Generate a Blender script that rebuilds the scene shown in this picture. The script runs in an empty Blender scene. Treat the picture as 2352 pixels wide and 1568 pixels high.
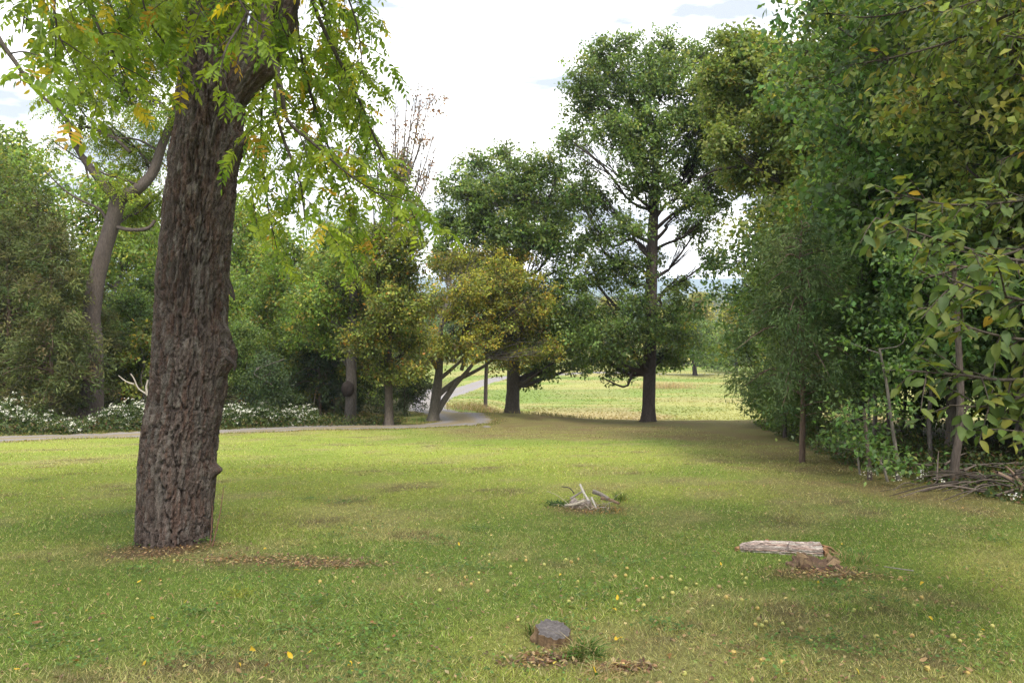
import bpy, math, numpy as np
from mathutils import Vector

# ------------------------------------------------------------------ camera, sky, sun, exposure
SC = bpy.context.scene
COL = SC.collection
PW, PH, FPX, HOR = 2352.0, 1568.0, 1829.0, 658.0      # picture frame the measurements were taken in
EYE = 1.62
cam_d = bpy.data.cameras.new('camera'); cam = bpy.data.objects.new('camera', cam_d); COL.objects.link(cam)
cam.location = (0, 0, EYE); cam.rotation_euler = (math.radians(90), 0, 0)
cam_d.sensor_width = 36.0; cam_d.lens = 36.0 * FPX / PW
cam_d.shift_y = -(PH / 2 - HOR) / PW
cam_d.clip_start = 0.05; cam_d.clip_end = 20000
SC.camera = cam
SUN_AZ, SUN_EL = math.radians(158), math.radians(56)   # azimuth from +Y, negative = towards -X
world = bpy.data.worlds.new('World'); SC.world = world; world.use_nodes = True
nt = world.node_tree; nt.nodes.clear()
def N(nt, typ, **kw):
    n = nt.nodes.new(typ)
    for k, v in kw.items():
        if k in n.inputs.keys() if isinstance(k, str) else False: n.inputs[k].default_value = v
        else: setattr(n, k, v)
    return n
wo = N(nt, 'ShaderNodeOutputWorld'); bg = N(nt, 'ShaderNodeBackground'); bg.inputs['Strength'].default_value = 0.1
sky = N(nt, 'ShaderNodeTexSky', sky_type='NISHITA', sun_disc=False, sun_elevation=SUN_EL, sun_rotation=SUN_AZ)
sky.air_density = 1.0; sky.dust_density = 1.5
tc = N(nt, 'ShaderNodeTexCoord'); mp = N(nt, 'ShaderNodeMapping'); mp.inputs['Scale'].default_value = (1.6, 1.6, 5.5); mp.inputs['Location'].default_value = (.3, .1, .0)
n1 = N(nt, 'ShaderNodeTexNoise'); n1.inputs['Scale'].default_value = 1.6; n1.inputs['Detail'].default_value = 7; n1.inputs['Roughness'].default_value = .55
r1 = N(nt, 'ShaderNodeValToRGB'); r1.color_ramp.elements[0].position = .33; r1.color_ramp.elements[0].color = (.93, .93, .93, 1); r1.color_ramp.elements[1].position = .56
n2 = N(nt, 'ShaderNodeTexNoise'); n2.inputs['Scale'].default_value = 3.1; n2.inputs['Detail'].default_value = 6
r2 = N(nt, 'ShaderNodeValToRGB'); r2.color_ramp.elements[0].position = .37; r2.color_ramp.elements[0].color = (2.7, 2.95, 3.3, 1); r2.color_ramp.elements[1].position = .54; r2.color_ramp.elements[1].color = (9.4, 9.4, 9.4, 1)
mx = N(nt, 'ShaderNodeMixRGB')
L = nt.links.new
L(tc.outputs['Generated'], mp.inputs['Vector']); L(mp.outputs[0], n1.inputs['Vector']); L(mp.outputs[0], n2.inputs['Vector'])
L(n1.outputs['Fac'], r1.inputs['Fac']); L(n2.outputs['Fac'], r2.inputs['Fac'])
L(r1.outputs['Color'], mx.inputs['Fac']); L(sky.outputs[0], mx.inputs['Color1']); L(r2.outputs['Color'], mx.inputs['Color2'])
L(mx.outputs[0], bg.inputs['Color']); L(bg.outputs[0], wo.inputs['Surface'])
sun_d = bpy.data.lights.new('sun', 'SUN'); sun = bpy.data.objects.new('sun', sun_d); COL.objects.link(sun)
sun_d.energy = 1.6; sun_d.angle = math.radians(12); sun_d.color = (1, .93, .82)
sdir = Vector((math.sin(SUN_AZ) * math.cos(SUN_EL), math.cos(SUN_AZ) * math.cos(SUN_EL), math.sin(SUN_EL)))
sun.rotation_euler = sdir.to_track_quat('Z', 'Y').to_euler(); sun.location = sdir * 60
vs = SC.view_settings; vs.view_transform = 'Standard'; vs.look = 'None'; vs.exposure = 1.62; vs.gamma = 1; vs.use_curve_mapping = False
SC.cycles.max_bounces = 8; SC.cycles.diffuse_bounces = 6; SC.cycles.glossy_bounces = 2; SC.cycles.transmission_bounces = 5
SC.cycles.volume_bounces = 0; SC.cycles.caustics_reflective = False; SC.cycles.caustics_refractive = False
SC.cycles.sample_clamp_indirect = 6
SC.cycles.use_denoising = True; SC.cycles.denoising_prefilter = 'NONE'; SC.cycles.denoising_input_passes = 'RGB_ALBEDO_NORMAL'
try: SC.cycles.denoiser = 'OPENIMAGEDENOISE'
except Exception: pass

# ------------------------------------------------------------------ numpy helpers
def hash01(i, j, k, s):
    h = (i.astype(np.int64) * 374761393 + j.astype(np.int64) * 668265263 + k.astype(np.int64) * 2147483647 + s * 1274126177) & 0xFFFFFFFF
    h = ((h ^ (h >> 13)) * 1274126177) & 0xFFFFFFFF
    h = ((h ^ (h >> 16)) * 2246822519) & 0xFFFFFFFF
    h = h ^ (h >> 15)
    return (h & 0xFFFFFF) / float(0xFFFFFF)
def vnoise(x, y, z=None, s=0):
    x = np.asarray(x, float); y = np.asarray(y, float)
    z = np.zeros_like(x) if z is None else np.asarray(z, float)
    xi, yi, zi = np.floor(x), np.floor(y), np.floor(z)
    fx, fy, fz = x - xi, y - yi, z - zi
    fx, fy, fz = [f * f * f * (f * (f * 6 - 15) + 10) for f in (fx, fy, fz)]
    out = 0
    for a in (0, 1):
        for b in (0, 1):
            for c in (0, 1):
                w = (fx if a else 1 - fx) * (fy if b else 1 - fy) * (fz if c else 1 - fz)
                out = out + w * hash01(xi + a, yi + b, zi + c, s)
    return out
def fbm(x, y, z=None, s=0, o=4, g=.5):
    t, a, n = 0, 1, 0
    for i in range(o):
        f = 2 ** i
        t = t + a * vnoise(np.asarray(x) * f, np.asarray(y) * f, None if z is None else np.asarray(z) * f, s + i * 17); n += a; a *= g
    return t / n
def voro(u, v, wrap, s=0):
    """F1, F2, cell id of a jittered grid; u wraps after `wrap` cells"""
    ui, vi = np.floor(u), np.floor(v)
    f1 = np.full(u.shape, 9.); f2 = np.full(u.shape, 9.); cid = np.zeros(u.shape)
    for a in (-1, 0, 1):
        for b in (-1, 0, 1):
            cu, cv = ui + a, vi + b
            w = np.mod(cu, wrap)
            px = cu + .1 + .8 * hash01(w, cv, w * 0, s); py = cv + .1 + .8 * hash01(w, cv, w * 0 + 3, s + 5)
            d = np.sqrt((u - px) ** 2 + (v - py) ** 2)
            near = d < f1
            f2 = np.where(near, f1, np.minimum(f2, d)); cid = np.where(near, hash01(w, cv, w * 0 + 9, s + 11), cid); f1 = np.where(near, d, f1)
    return f1, f2, cid
def sstep(a, b, x):
    t = np.clip((x - a) / (b - a), 0, 1); return t * t * (3 - 2 * t)
def nrm(v): return v / np.maximum(np.linalg.norm(v, axis=-1, keepdims=True), 1e-9)

class Geo:
    def __init__(s): s.v = []; s.f = {}; s.c = []; s.n = 0
    def add(s, v, f, c):
        v = np.asarray(v, float).reshape(-1, 3); f = np.asarray(f, np.int64)
        s.v.append(v); s.f.setdefault(f.shape[1], []).append(f + s.n)
        c = np.asarray(c, float)
        s.c.append(np.broadcast_to(c, v.shape).copy() if c.ndim == 1 else c); s.n += len(v)
    def join(s, o):
        if not o.n: return s
        v = np.concatenate(o.v); base = s.n
        s.v.append(v); s.c.append(np.concatenate(o.c)); s.n += len(v)
        for k, fs in o.f.items(): s.f.setdefault(k, []).extend([f + base for f in fs])
        return s
    def mesh(s, name, mat, smooth=False):
        v = np.concatenate(s.v); c = np.concatenate(s.c)
        loops, starts, tot, cur = [], [], [], 0
        for k, fs in s.f.items():
            f = np.concatenate(fs); loops.append(f.ravel()); starts.append(cur + np.arange(len(f)) * k); tot.append(np.full(len(f), k)); cur += f.size
        loops, starts, tot = np.concatenate(loops), np.concatenate(starts), np.concatenate(tot)
        me = bpy.data.meshes.new(name)
        me.vertices.add(len(v)); me.vertices.foreach_set('co', v.astype(np.float32).ravel())
        me.loops.add(len(loops)); me.loops.foreach_set('vertex_index', loops.astype(np.int32))
        me.polygons.add(len(starts)); me.polygons.foreach_set('loop_start', starts.astype(np.int32)); me.polygons.foreach_set('loop_total', tot.astype(np.int32))
        if smooth: me.polygons.foreach_set('use_smooth', np.ones(len(starts), bool))
        me.update(calc_edges=True)
        at = me.color_attributes.new('Col', 'FLOAT_COLOR', 'POINT')
        at.data.foreach_set('color', np.concatenate([c, np.ones((len(c), 1))], 1).astype(np.float32).ravel())
        me.materials.append(mat)
        return me
def obj(name, me, parent=None, loc=None, label=None, cat=None, group=None, kind=None):
    o = bpy.data.objects.new(name, me); COL.objects.link(o)
    if parent is not None: o.parent = parent
    if loc is not None: o.location = loc
    for k, v in (('label', label), ('category', cat), ('group', group), ('kind', kind)):
        if v: o[k] = v
    return o
def thing(name, loc, label, cat, group=None):
    o = obj(name, None, None, loc, label, cat, group); o.empty_display_size = .3; return o
def copy_tree(o, parent=None):
    c = o.copy(); COL.objects.link(c); c.parent = parent
    for ch in list(o.children): copy_tree(ch, c)
    return c

# ------------------------------------------------------------------ materials
def newmat(name):
    m = bpy.data.materials.new(name); m.use_nodes = True; t = m.node_tree; t.nodes.clear()
    return m, t, t.nodes.new('ShaderNodeOutputMaterial')
def leafmat(name, transl=.42, rough=.5, spec=.3, tgain=1.25):
    m, t, out = newmat(name); l = t.links.new
    at = N(t, 'ShaderNodeAttribute', attribute_name='Col')
    g = N(t, 'ShaderNodeNewGeometry'); no = N(t, 'ShaderNodeTexNoise'); no.inputs['Scale'].default_value = 9.; no.inputs['Detail'].default_value = 3
    l(g.outputs['Position'], no.inputs['Vector'])
    mr = N(t, 'ShaderNodeMapRange'); mr.inputs['To Min'].default_value = .72; mr.inputs['To Max'].default_value = 1.28; mr.inputs['From Min'].default_value = .25; mr.inputs['From Max'].default_value = .75
    l(no.outputs['Fac'], mr.inputs['Value'])
    sc = N(t, 'ShaderNodeVectorMath', operation='SCALE'); l(at.outputs['Color'], sc.inputs[0]); l(mr.outputs[0], sc.inputs['Scale'])
    p = N(t, 'ShaderNodeBsdfPrincipled'); p.inputs['Roughness'].default_value = rough; p.inputs['Specular IOR Level'].default_value = spec
    l(sc.outputs[0], p.inputs['Base Color'])
    tr = N(t, 'ShaderNodeBsdfTranslucent'); ml = N(t, 'ShaderNodeVectorMath', operation='MULTIPLY'); ml.inputs[1].default_value = (1.25 * tgain, 1.2 * tgain, .7 * tgain)
    l(sc.outputs[0], ml.inputs[0]); l(ml.outputs[0], tr.inputs['Color'])
    mi = N(t, 'ShaderNodeMixShader'); mi.inputs[0].default_value = transl
    l(p.outputs[0], mi.inputs[1]); l(tr.outputs[0], mi.inputs[2]); l(mi.outputs[0], out.inputs[0])
    return m
def surfmat(name, rough=.9, spec=.2, scale=(30, 30, 30), var=(.6, 1.4), bump=.0, bdist=.01, detail=5):
    """attribute colour, broken up by fine noise, with fine relief"""
    m, t, out = newmat(name); l = t.links.new
    at = N(t, 'ShaderNodeAttribute', attribute_name='Col')
    tcn = N(t, 'ShaderNodeTexCoord'); mpn = N(t, 'ShaderNodeMapping'); mpn.inputs['Scale'].default_value = scale
    l(tcn.outputs['Object'], mpn.inputs['Vector'])
    no = N(t, 'ShaderNodeTexNoise'); no.inputs['Scale'].default_value = 1.; no.inputs['Detail'].default_value = detail; no.inputs['Roughness'].default_value = .65
    l(mpn.outputs[0], no.inputs['Vector'])
    mr = N(t, 'ShaderNodeMapRange'); mr.inputs['From Min'].default_value = .3; mr.inputs['From Max'].default_value = .7; mr.inputs['To Min'].default_value = var[0]; mr.inputs['To Max'].default_value = var[1]
    l(no.outputs['Fac'], mr.inputs['Value'])
    sc = N(t, 'ShaderNodeVectorMath', operation='SCALE'); l(at.outputs['Color'], sc.inputs[0]); l(mr.outputs[0], sc.inputs['Scale'])
    p = N(t, 'ShaderNodeBsdfPrincipled'); p.inputs['Roughness'].default_value = rough; p.inputs['Specular IOR Level'].default_value = spec
    l(sc.outputs[0], p.inputs['Base Color'])
    if bump:
        b = N(t, 'ShaderNodeBump'); b.inputs['Strength'].default_value = bump; b.inputs['Distance'].default_value = bdist
        l(no.outputs['Fac'], b.inputs['Height']); l(b.outputs[0], p.inputs['Normal'])
    l(p.outputs[0], out.inputs[0]); return m
def barkmat(name):
    m, t, out = newmat(name); l = t.links.new
    at = N(t, 'ShaderNodeAttribute', attribute_name='Col'); tcn = N(t, 'ShaderNodeTexCoord')
    def noise(scale, detail):
        mpn = N(t, 'ShaderNodeMapping'); mpn.inputs['Scale'].default_value = scale; l(tcn.outputs['Object'], mpn.inputs['Vector'])
        no = N(t, 'ShaderNodeTexNoise'); no.inputs['Scale'].default_value = 1.; no.inputs['Detail'].default_value = detail; no.inputs['Roughness'].default_value = .7; l(mpn.outputs[0], no.inputs['Vector']); return no.outputs['Fac']
    a, b = noise((60, 60, 20), 6), noise((150, 150, 70), 4)
    mr = N(t, 'ShaderNodeMapRange'); mr.inputs['From Min'].default_value = .32; mr.inputs['From Max'].default_value = .68; mr.inputs['To Min'].default_value = .35; mr.inputs['To Max'].default_value = 1.75; l(b, mr.inputs['Value'])
    sc = N(t, 'ShaderNodeVectorMath', operation='SCALE'); l(at.outputs['Color'], sc.inputs[0]); l(mr.outputs[0], sc.inputs['Scale'])
    ad = N(t, 'ShaderNodeMath', operation='MULTIPLY_ADD'); ad.inputs[1].default_value = .45; l(b, ad.inputs[0]); l(a, ad.inputs[2])
    bp = N(t, 'ShaderNodeBump'); bp.inputs['Strength'].default_value = 1.; bp.inputs['Distance'].default_value = .035; l(ad.outputs[0], bp.inputs['Height'])
    p = N(t, 'ShaderNodeBsdfPrincipled'); p.inputs['Roughness'].default_value = .85; p.inputs['Specular IOR Level'].default_value = .25
    l(sc.outputs[0], p.inputs['Base Color']); l(bp.outputs[0], p.inputs['Normal']); l(p.outputs[0], out.inputs[0]); return m
M = dict(
    leaf=leafmat('leaf_matte'), glossy=leafmat('leaf_waxy', .42, .58, .25), thin=leafmat('leaf_thin', .52, .5, .25, 1.55), needle=leafmat('cedar_spray', .25, .7, .15),
    grass=leafmat('grass_blade', .35, .6, .2, 1.1), petal=leafmat('petal', .3, .7, .1, 1.0),
    bark=surfmat('bark', .95, .12, (26, 26, 6), (.55, 1.45), .9, .03),
    oldbark=barkmat('furrowed_bark'),
    wood=surfmat('weathered_wood', .9, .15, (60, 60, 60), (.6, 1.4), .7, .006),
    ground=surfmat('turf', 1., .05, (22, 22, 22), (.5, 1.5), .8, .04, 9),
    oldlog=surfmat('weathered_log', .9, .12, (7, 85, 85), (.3, 1.5), .9, .012),
    gravel=surfmat('gravel', .95, .15, (34, 34, 34), (.65, 1.35), .5, .015, 6),
    fruit=surfmat('fruit_skin', .55, .3, (40, 40, 40), (.8, 1.15)),
    hill=surfmat('wooded_ridge', 1., .0, (.012, .012, .03), (.5, 1.5), 0, 1, 8))

# ------------------------------------------------------------------ the lie of the land
def droad(x): return 43.4 + .85 * np.minimum(x, -1.0)
GY = np.array([-60, 0, 20, 40, 46, 49.5, 53, 60, 70, 100, 200, 420, 900, 2500, 12000.])
GR = np.array([-8., 0, 2.7, 5.4, 6.2, 6.62, 7.5, 9.1, 10.3, 11.7, 16.3, 21, 25, 27, 27])
GM = np.array([-8., 0, 2.7, 5.4, 6.2, 6.5, 6.85, 7.75, 9.1, 11.7, 16.3, 21, 25, 27, 27])
_fy = np.concatenate([np.arange(-60, 260, .5), np.geomspace(260, 12000, 400)])
def _smooth(y, v):
    r = np.interp(_fy, y, v); k = np.ones(7) / 7
    r2 = np.convolve(np.pad(r, 3, 'edge'), k, 'valid'); r2[640:] = r[640:]; return r2
_R, _Mi = _smooth(GY, GR), _smooth(GY, GM)
def ground_raw(x, y):
    x = np.asarray(x, float); y = np.asarray(y, float)
    zr, zm = np.interp(y, _fy, _R), np.interp(y, _fy, _Mi)
    w = np.exp(-((x + 5.2) / 4.3) ** 4)
    d = zr * (1 - w) + zm * w
    dr = droad(x) + 2.2                                             # beyond the drive, on the left, the land flattens
    s = np.maximum(y - dr, 0); lf = .135 * np.minimum(y, dr) + .075 * s
    wl = sstep(-6.5, -11, x) * sstep(130, 70, y)
    d = d * (1 - wl) + lf * wl
    d = d - .42 * np.exp(-((x - 0.0) ** 2 + (y - 50) ** 2) / 14)       # mound under the oak
    d = d - sstep(6, 14, x) * sstep(50, 20, y) * sstep(2, 9, y) * .25
    return -d
def ground(x, y):
    x = np.asarray(x, float); y = np.asarray(y, float)
    a = np.exp(-np.maximum(y - 60, 0) / 60)
    return ground_raw(x, y) + (fbm(x / 2.2, y / 2.2, s=3, o=2) - .5) * .09 * a + (fbm(x / 30, y / 30, s=8, o=2) - .5) * 2.6 * sstep(75, 140, y) * sstep(3000, 400, y)
def W(px, py, d): return np.array([(px - PW / 2) / FPX * d, d, EYE - (py - HOR) / FPX * d])
_ds = np.concatenate([np.arange(3, 60, .03), np.arange(60, 300, .25), np.arange(300, 5000, 10)])
def hit(px, py):
    """where the sight line through a picture point meets the ground"""
    x = (px - PW / 2) / FPX * _ds; z = EYE - (py - HOR) / FPX * _ds
    g = ground(x, _ds); k = np.argmax(z <= g)
    return np.array([x[k], _ds[k], g[k]])
def on(x, y): return np.array([x, y, float(ground(x, y))])

def mixc(a, b, t): return a + (b - a) * t[..., None]
def lawn_col(x, y):
    x = np.asarray(x, float); y = np.asarray(y, float)
    A = lambda *c: np.broadcast_to(np.array(c), x.shape + (3,))
    n1 = fbm(x / 2.6, y / 3.4, s=21, o=4); n2 = fbm(x / .8, y / .9, s=33, o=4); n3 = fbm(x / 9, y / 7, s=41, o=3); n4 = fbm(x / .25, y / .25, s=57, o=2)
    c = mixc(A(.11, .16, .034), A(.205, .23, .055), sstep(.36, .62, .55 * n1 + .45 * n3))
    lit = sstep(10, 15, y) * sstep(38, 26, y) * sstep(5.5, 2, x)  # sunlit middle of the lawn, brightened in the grass colour
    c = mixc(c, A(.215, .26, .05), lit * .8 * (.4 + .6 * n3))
    c = mixc(c, A(.235, .205, .095), .6 * sstep(.5, .7, .75 * n2 + .25 * n1))
    c = mixc(c, A(.10, .075, .045), .7 * sstep(.66, .74, .5 * n4 + .5 * n2))
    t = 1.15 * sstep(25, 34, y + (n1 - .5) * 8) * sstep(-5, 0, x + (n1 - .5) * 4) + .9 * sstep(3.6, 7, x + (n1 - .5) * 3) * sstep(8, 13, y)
    c = mixc(c, A(.145, .115, .055), np.clip(t, 0, 1) * .95 * (.4 + .9 * n2))  # tan litter by crest and woods; the trees' shade is darkened into its colour
    rd = y - droad(x)
    v = sstep(-2.0, -1.0, rd) * sstep(3.6, 1.8, rd) * sstep(-1, -3, x)
    c = mixc(c, A(.27, .21, .10), v * .6)
    # under the big trunk and round the stumps: bare soil, leaf litter; slim brown bands right of the trunk
    for (cx, cy, rx, ry, k) in LITTER_AND_BANDS:
        q = np.sqrt(((x - cx) / rx) ** 2 + ((y - cy) / ry) ** 2) + (n2 - .5) * 1.1
        c = mixc(c, mixc(A(.075, .048, .03), A(.17, .115, .07), n4), sstep(1.15, .6, q) * k)
    # woods floor
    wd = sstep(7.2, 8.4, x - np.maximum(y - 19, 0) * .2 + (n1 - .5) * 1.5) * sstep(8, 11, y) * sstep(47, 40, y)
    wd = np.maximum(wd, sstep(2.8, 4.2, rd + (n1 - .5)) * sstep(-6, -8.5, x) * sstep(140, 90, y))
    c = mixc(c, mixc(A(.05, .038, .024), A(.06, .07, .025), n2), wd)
    # field beyond
    f = sstep(50.5, 54, y) * (1 - wd)
    st = fbm(x / 22, y / 3.2, s=71, o=4)
    fc = mixc(A(.145, .20, .05), A(.25, .25, .09), sstep(.4, .58, st)); fc = mixc(fc, A(.13, .175, .05), .5 * sstep(.55, .68, fbm(x / 14, y / 9, s=77)))
    fc = mixc(fc, A(.28, .21, .12), sstep(.42, .6, fbm(x / 9, y / 5, s=83)) * (.7 * sstep(95, 60, y) + .25))
    fc = mixc(fc, A(.06, .085, .03), sstep(230, 420, y))
    return mixc(c, fc, f)
LITTER_AND_BANDS = []

# ------------------------------------------------------------------ ground sheet, drive, ridge
WAL = hit(398, 1258)                                                  # foot of the big walnut
STUMP = hit(1272, 1492); LOGP = hit(1800, 1276); SNAG = hit(1880, 1308); HEAP = hit(1362, 1172)
LITTER_AND_BANDS += [(WAL[0], WAL[1] - .25, .85, .5, 1.), (WAL[0] + 1.1, WAL[1] - .75, 1.0, .22, .7), (WAL[0] + 1.9, WAL[1] - .95, .6, .16, .6), (STUMP[0] - .03, STUMP[1] - .22, .3, .16, .9), (STUMP[0] + .38, STUMP[1] - .38, .2, .08, .8),
           (SNAG[0] + .05, SNAG[1] - .25, .55, .3, .9), (HEAP[0], HEAP[1], .6, .4, .8)]
ys = np.concatenate([np.arange(-30, 0, 2), np.arange(0, 58, .48), np.arange(58, 150, 1.0), np.arange(150, 330, 4.), np.geomspace(330, 12000, 36)])
xs = np.concatenate([-np.geomspace(34, 9000, 34)[::-1], np.arange(-33, -12, .8), np.arange(-12, 14, .5), np.arange(14, 33, .7), np.geomspace(34, 9000, 34)])
X, Y = np.meshgrid(xs, ys); Z = ground(X, Y)
nx, ny = len(xs), len(ys); idx = np.arange(nx * ny).reshape(ny, nx)
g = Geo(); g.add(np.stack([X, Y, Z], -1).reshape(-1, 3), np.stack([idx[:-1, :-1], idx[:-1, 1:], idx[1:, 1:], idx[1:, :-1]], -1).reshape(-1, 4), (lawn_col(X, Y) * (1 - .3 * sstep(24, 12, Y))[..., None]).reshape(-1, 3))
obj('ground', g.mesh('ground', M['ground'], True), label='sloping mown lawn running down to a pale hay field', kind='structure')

def spline(P, n):
    P = np.asarray(P, float); k = len(P); t = np.linspace(0, k - 1, n); i = np.clip(t.astype(int), 0, k - 2); f = (t - i)[:, None]
    p0, p1, p2, p3 = P[np.maximum(i - 1, 0)], P[i], P[i + 1], P[np.minimum(i + 2, k - 1)]
    return .5 * ((2 * p1) + (-p0 + p2) * f + (2 * p0 - 5 * p1 + 4 * p2 - p3) * f ** 2 + (-p0 + 3 * p1 - 3 * p2 + p3) * f ** 3)
rp = [(-40, 9.4), (-24, 22.8)] + [tuple(hit(a, b)[:2]) for a, b in ((0, 1010), (330, 999), (620, 990), (800, 982))] + [(-5.2, 39.6), (-3.4, 41.8), (-2.7, 45), (-3.6, 50), (-5.3, 57), (-6.9, 66), (-8.0, 78), (-8.2, 90), (-6.6, 104), (-2.5, 117), (5, 126), (16, 133), (40, 142), (80, 150)]
rc = spline([(a, b, 0) for a, b in rp], 620)[:, :2]
tg = nrm(np.gradient(rc, axis=0)); sd = np.stack([tg[:, 1], -tg[:, 0]], -1)
us = np.linspace(-1, 1, 13); half = 1.75 - .2 * sstep(60, 110, rc[:, 1])
rv, rcol = [], []
for u in us:
    e = 1 + (fbm(np.arange(620) / 2.5, np.arange(620) * 0 + (9 if u > 0 else 2), s=5) - .5) * .5
    p = rc + sd * (half * e * u)[:, None]
    rv.append(np.column_stack([p, ground(p[:, 0], p[:, 1]) + .045 - .05 * abs(u) ** 6]))
    track = math.exp(-((abs(u) - .55) / .24) ** 2); n = fbm(p[:, 0] / .7, p[:, 1] / .7, s=91)
    strip = np.clip(1.25 * (1 - track) * (.45 + 1.1 * n), 0, 1) * (.9 if abs(u) < .95 else 1)
    strip = strip * np.where(rc[:, 1] > 60, .25, 1)
    rcol.append(mixc(np.broadcast_to(np.array([.20, .19, .20]), (620, 3)), np.broadcast_to(np.array([.20, .16, .085]), (620, 3)), strip))
rv, rcol = np.array(rv), np.array(rcol); k = np.arange(13 * 620).reshape(13, 620)
g = Geo(); g.add(rv.reshape(-1, 3), np.stack([k[:-1, :-1], k[:-1, 1:], k[1:, 1:], k[1:, :-1]], -1).reshape(-1, 4), rcol.reshape(-1, 3))
obj('driveway', g.mesh('driveway', M['gravel'], True), label='grey gravel drive winding past the trees and down to the field', kind='structure')

u = np.linspace(-1, 1, 260); v = np.linspace(0, 1, 14); U, V = np.meshgrid(u, v)
rx, ry = U * 5200 + 600, 4300 + V * 900 + 300 * U ** 2
prof = 78 + 14 * (fbm(U * 6 + 3, U * 0, s=4, o=4) - .5)
rz = -27 + prof * np.sin(np.clip(V * 1.25, 0, 1) * math.pi / 2) + (fbm(rx / 60, ry / 60, s=6, o=3) - .5) * 9 * V
k = np.arange(14 * 260).reshape(14, 260)
g = Geo(); g.add(np.stack([rx, ry, rz], -1).reshape(-1, 3), np.stack([k[:-1, :-1], k[:-1, 1:], k[1:, 1:], k[1:, :-1]], -1).reshape(-1, 4), (.05, .075, .032))
obj('hills', g.mesh('hills', M['hill'], True), label='long low wooded ridge on the horizon', kind='structure')

# ------------------------------------------------------------------ builders for wood and leaves
def tubes(paths, radii, sides, rough=0., seed=0):
    """paths (B,n,3), radii (B,n) -> verts, quads"""
    paths = np.asarray(paths, float); radii = np.asarray(radii, float); B, n, _ = paths.shape
    t = nrm(np.gradient(paths, axis=1)); mt = nrm(t.mean(1))
    ref = np.where(np.abs(mt[:, 2:3]) < .8, np.array([[0, 0, 1.]]), np.array([[1., 0, 0]]))[:, None, :]
    a = nrm(np.cross(t, np.broadcast_to(ref, t.shape))); b = np.cross(t, a)
    th = np.arange(sides) / sides * 2 * math.pi
    r = radii[:, :, None] * np.ones(sides)
    if rough:
        q = paths[:, :, None, :] + 0 * r[..., None]
        r = r * (1 + rough * (2 * fbm(np.cos(th) * 1.6 + q[..., 0] * 0 + seed, np.sin(th) * 1.6 + q[..., 0] * 0, q[..., 2] * 1.4, s=seed % 97, o=3) - 1))
    v = paths[:, :, None, :] + r[..., None] * (np.cos(th)[None, None, :, None] * a[:, :, None, :] + np.sin(th)[None, None, :, None] * b[:, :, None, :])
    ix = np.arange(B * n * sides).reshape(B, n, sides); nx_ = np.roll(ix, -1, 2)
    f = np.stack([ix[:, :-1], nx_[:, :-1], nx_[:, 1:], ix[:, 1:]], -1).reshape(-1, 4)
    return v.reshape(-1, 3), f
def tube_geo(geo, pts, r0, r1, sides=6, n=10, col=(.1, .08, .07), rough=0., seed=0, power=1.):
    p = spline(pts, n) if len(pts) > 2 else np.linspace(pts[0], pts[1], n)
    r = r0 + (r1 - r0) * np.linspace(0, 1, n) ** power
    v, f = tubes(p[None], r[None], sides, rough, seed); geo.add(v, f, col); return p, r
def leaf_quads(geo, pos, axis, up, Ln, Wd, col, fold=.12):
    axis = nrm(axis); side = nrm(np.cross(axis, up)); n = np.cross(side, axis)
    Ln = Ln[:, None]; Wd = Wd[:, None]
    v = np.stack([pos, pos + axis * Ln * .45 + side * Wd * .5 + n * Wd * fold, pos + axis * Ln - n * Ln * .1, pos + axis * Ln * .45 - side * Wd * .5 + n * Wd * fold], 1)
    k = np.arange(len(pos) * 4).reshape(-1, 4)
    geo.add(v.reshape(-1, 3), k, np.repeat(col, 4, 0))
def leaf_hex(geo, pos, axis, up, Ln, Wd, col, fold=.15):
    axis = nrm(axis); side = nrm(np.cross(axis, up)); n = np.cross(side, axis); Ln = Ln[:, None]; Wd = Wd[:, None]
    v = np.stack([pos, pos + axis * Ln - n * Ln * .16] +
                 [pos + axis * Ln * a + s * side * Wd * w * .5 + n * (Wd * fold - Ln * .16 * a * a) for s in (1, -1) for a, w in ((.25, .85), (.62, .9))], 1)
    k = np.arange(len(pos))[:, None] * 6
    geo.add(v.reshape(-1, 3), np.concatenate([k + np.array([0, 2, 3, 1]), k + np.array([0, 1, 5, 4])]), np.repeat(col, 6, 0))
def pick(rng, pal, n, var=.18):
    p = np.array(pal, float); w = p[:, 3] / p[:, 3].sum()
    c = p[rng.choice(len(p), n, p=w), :3]
    return np.clip(c * (1 + rng.normal(0, var, (n, 1))) * (1 + rng.normal(0, .07, (n, 3))), .004, .9)
def rdir(rng, n): return nrm(rng.normal(0, 1, (n, 3)))

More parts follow.
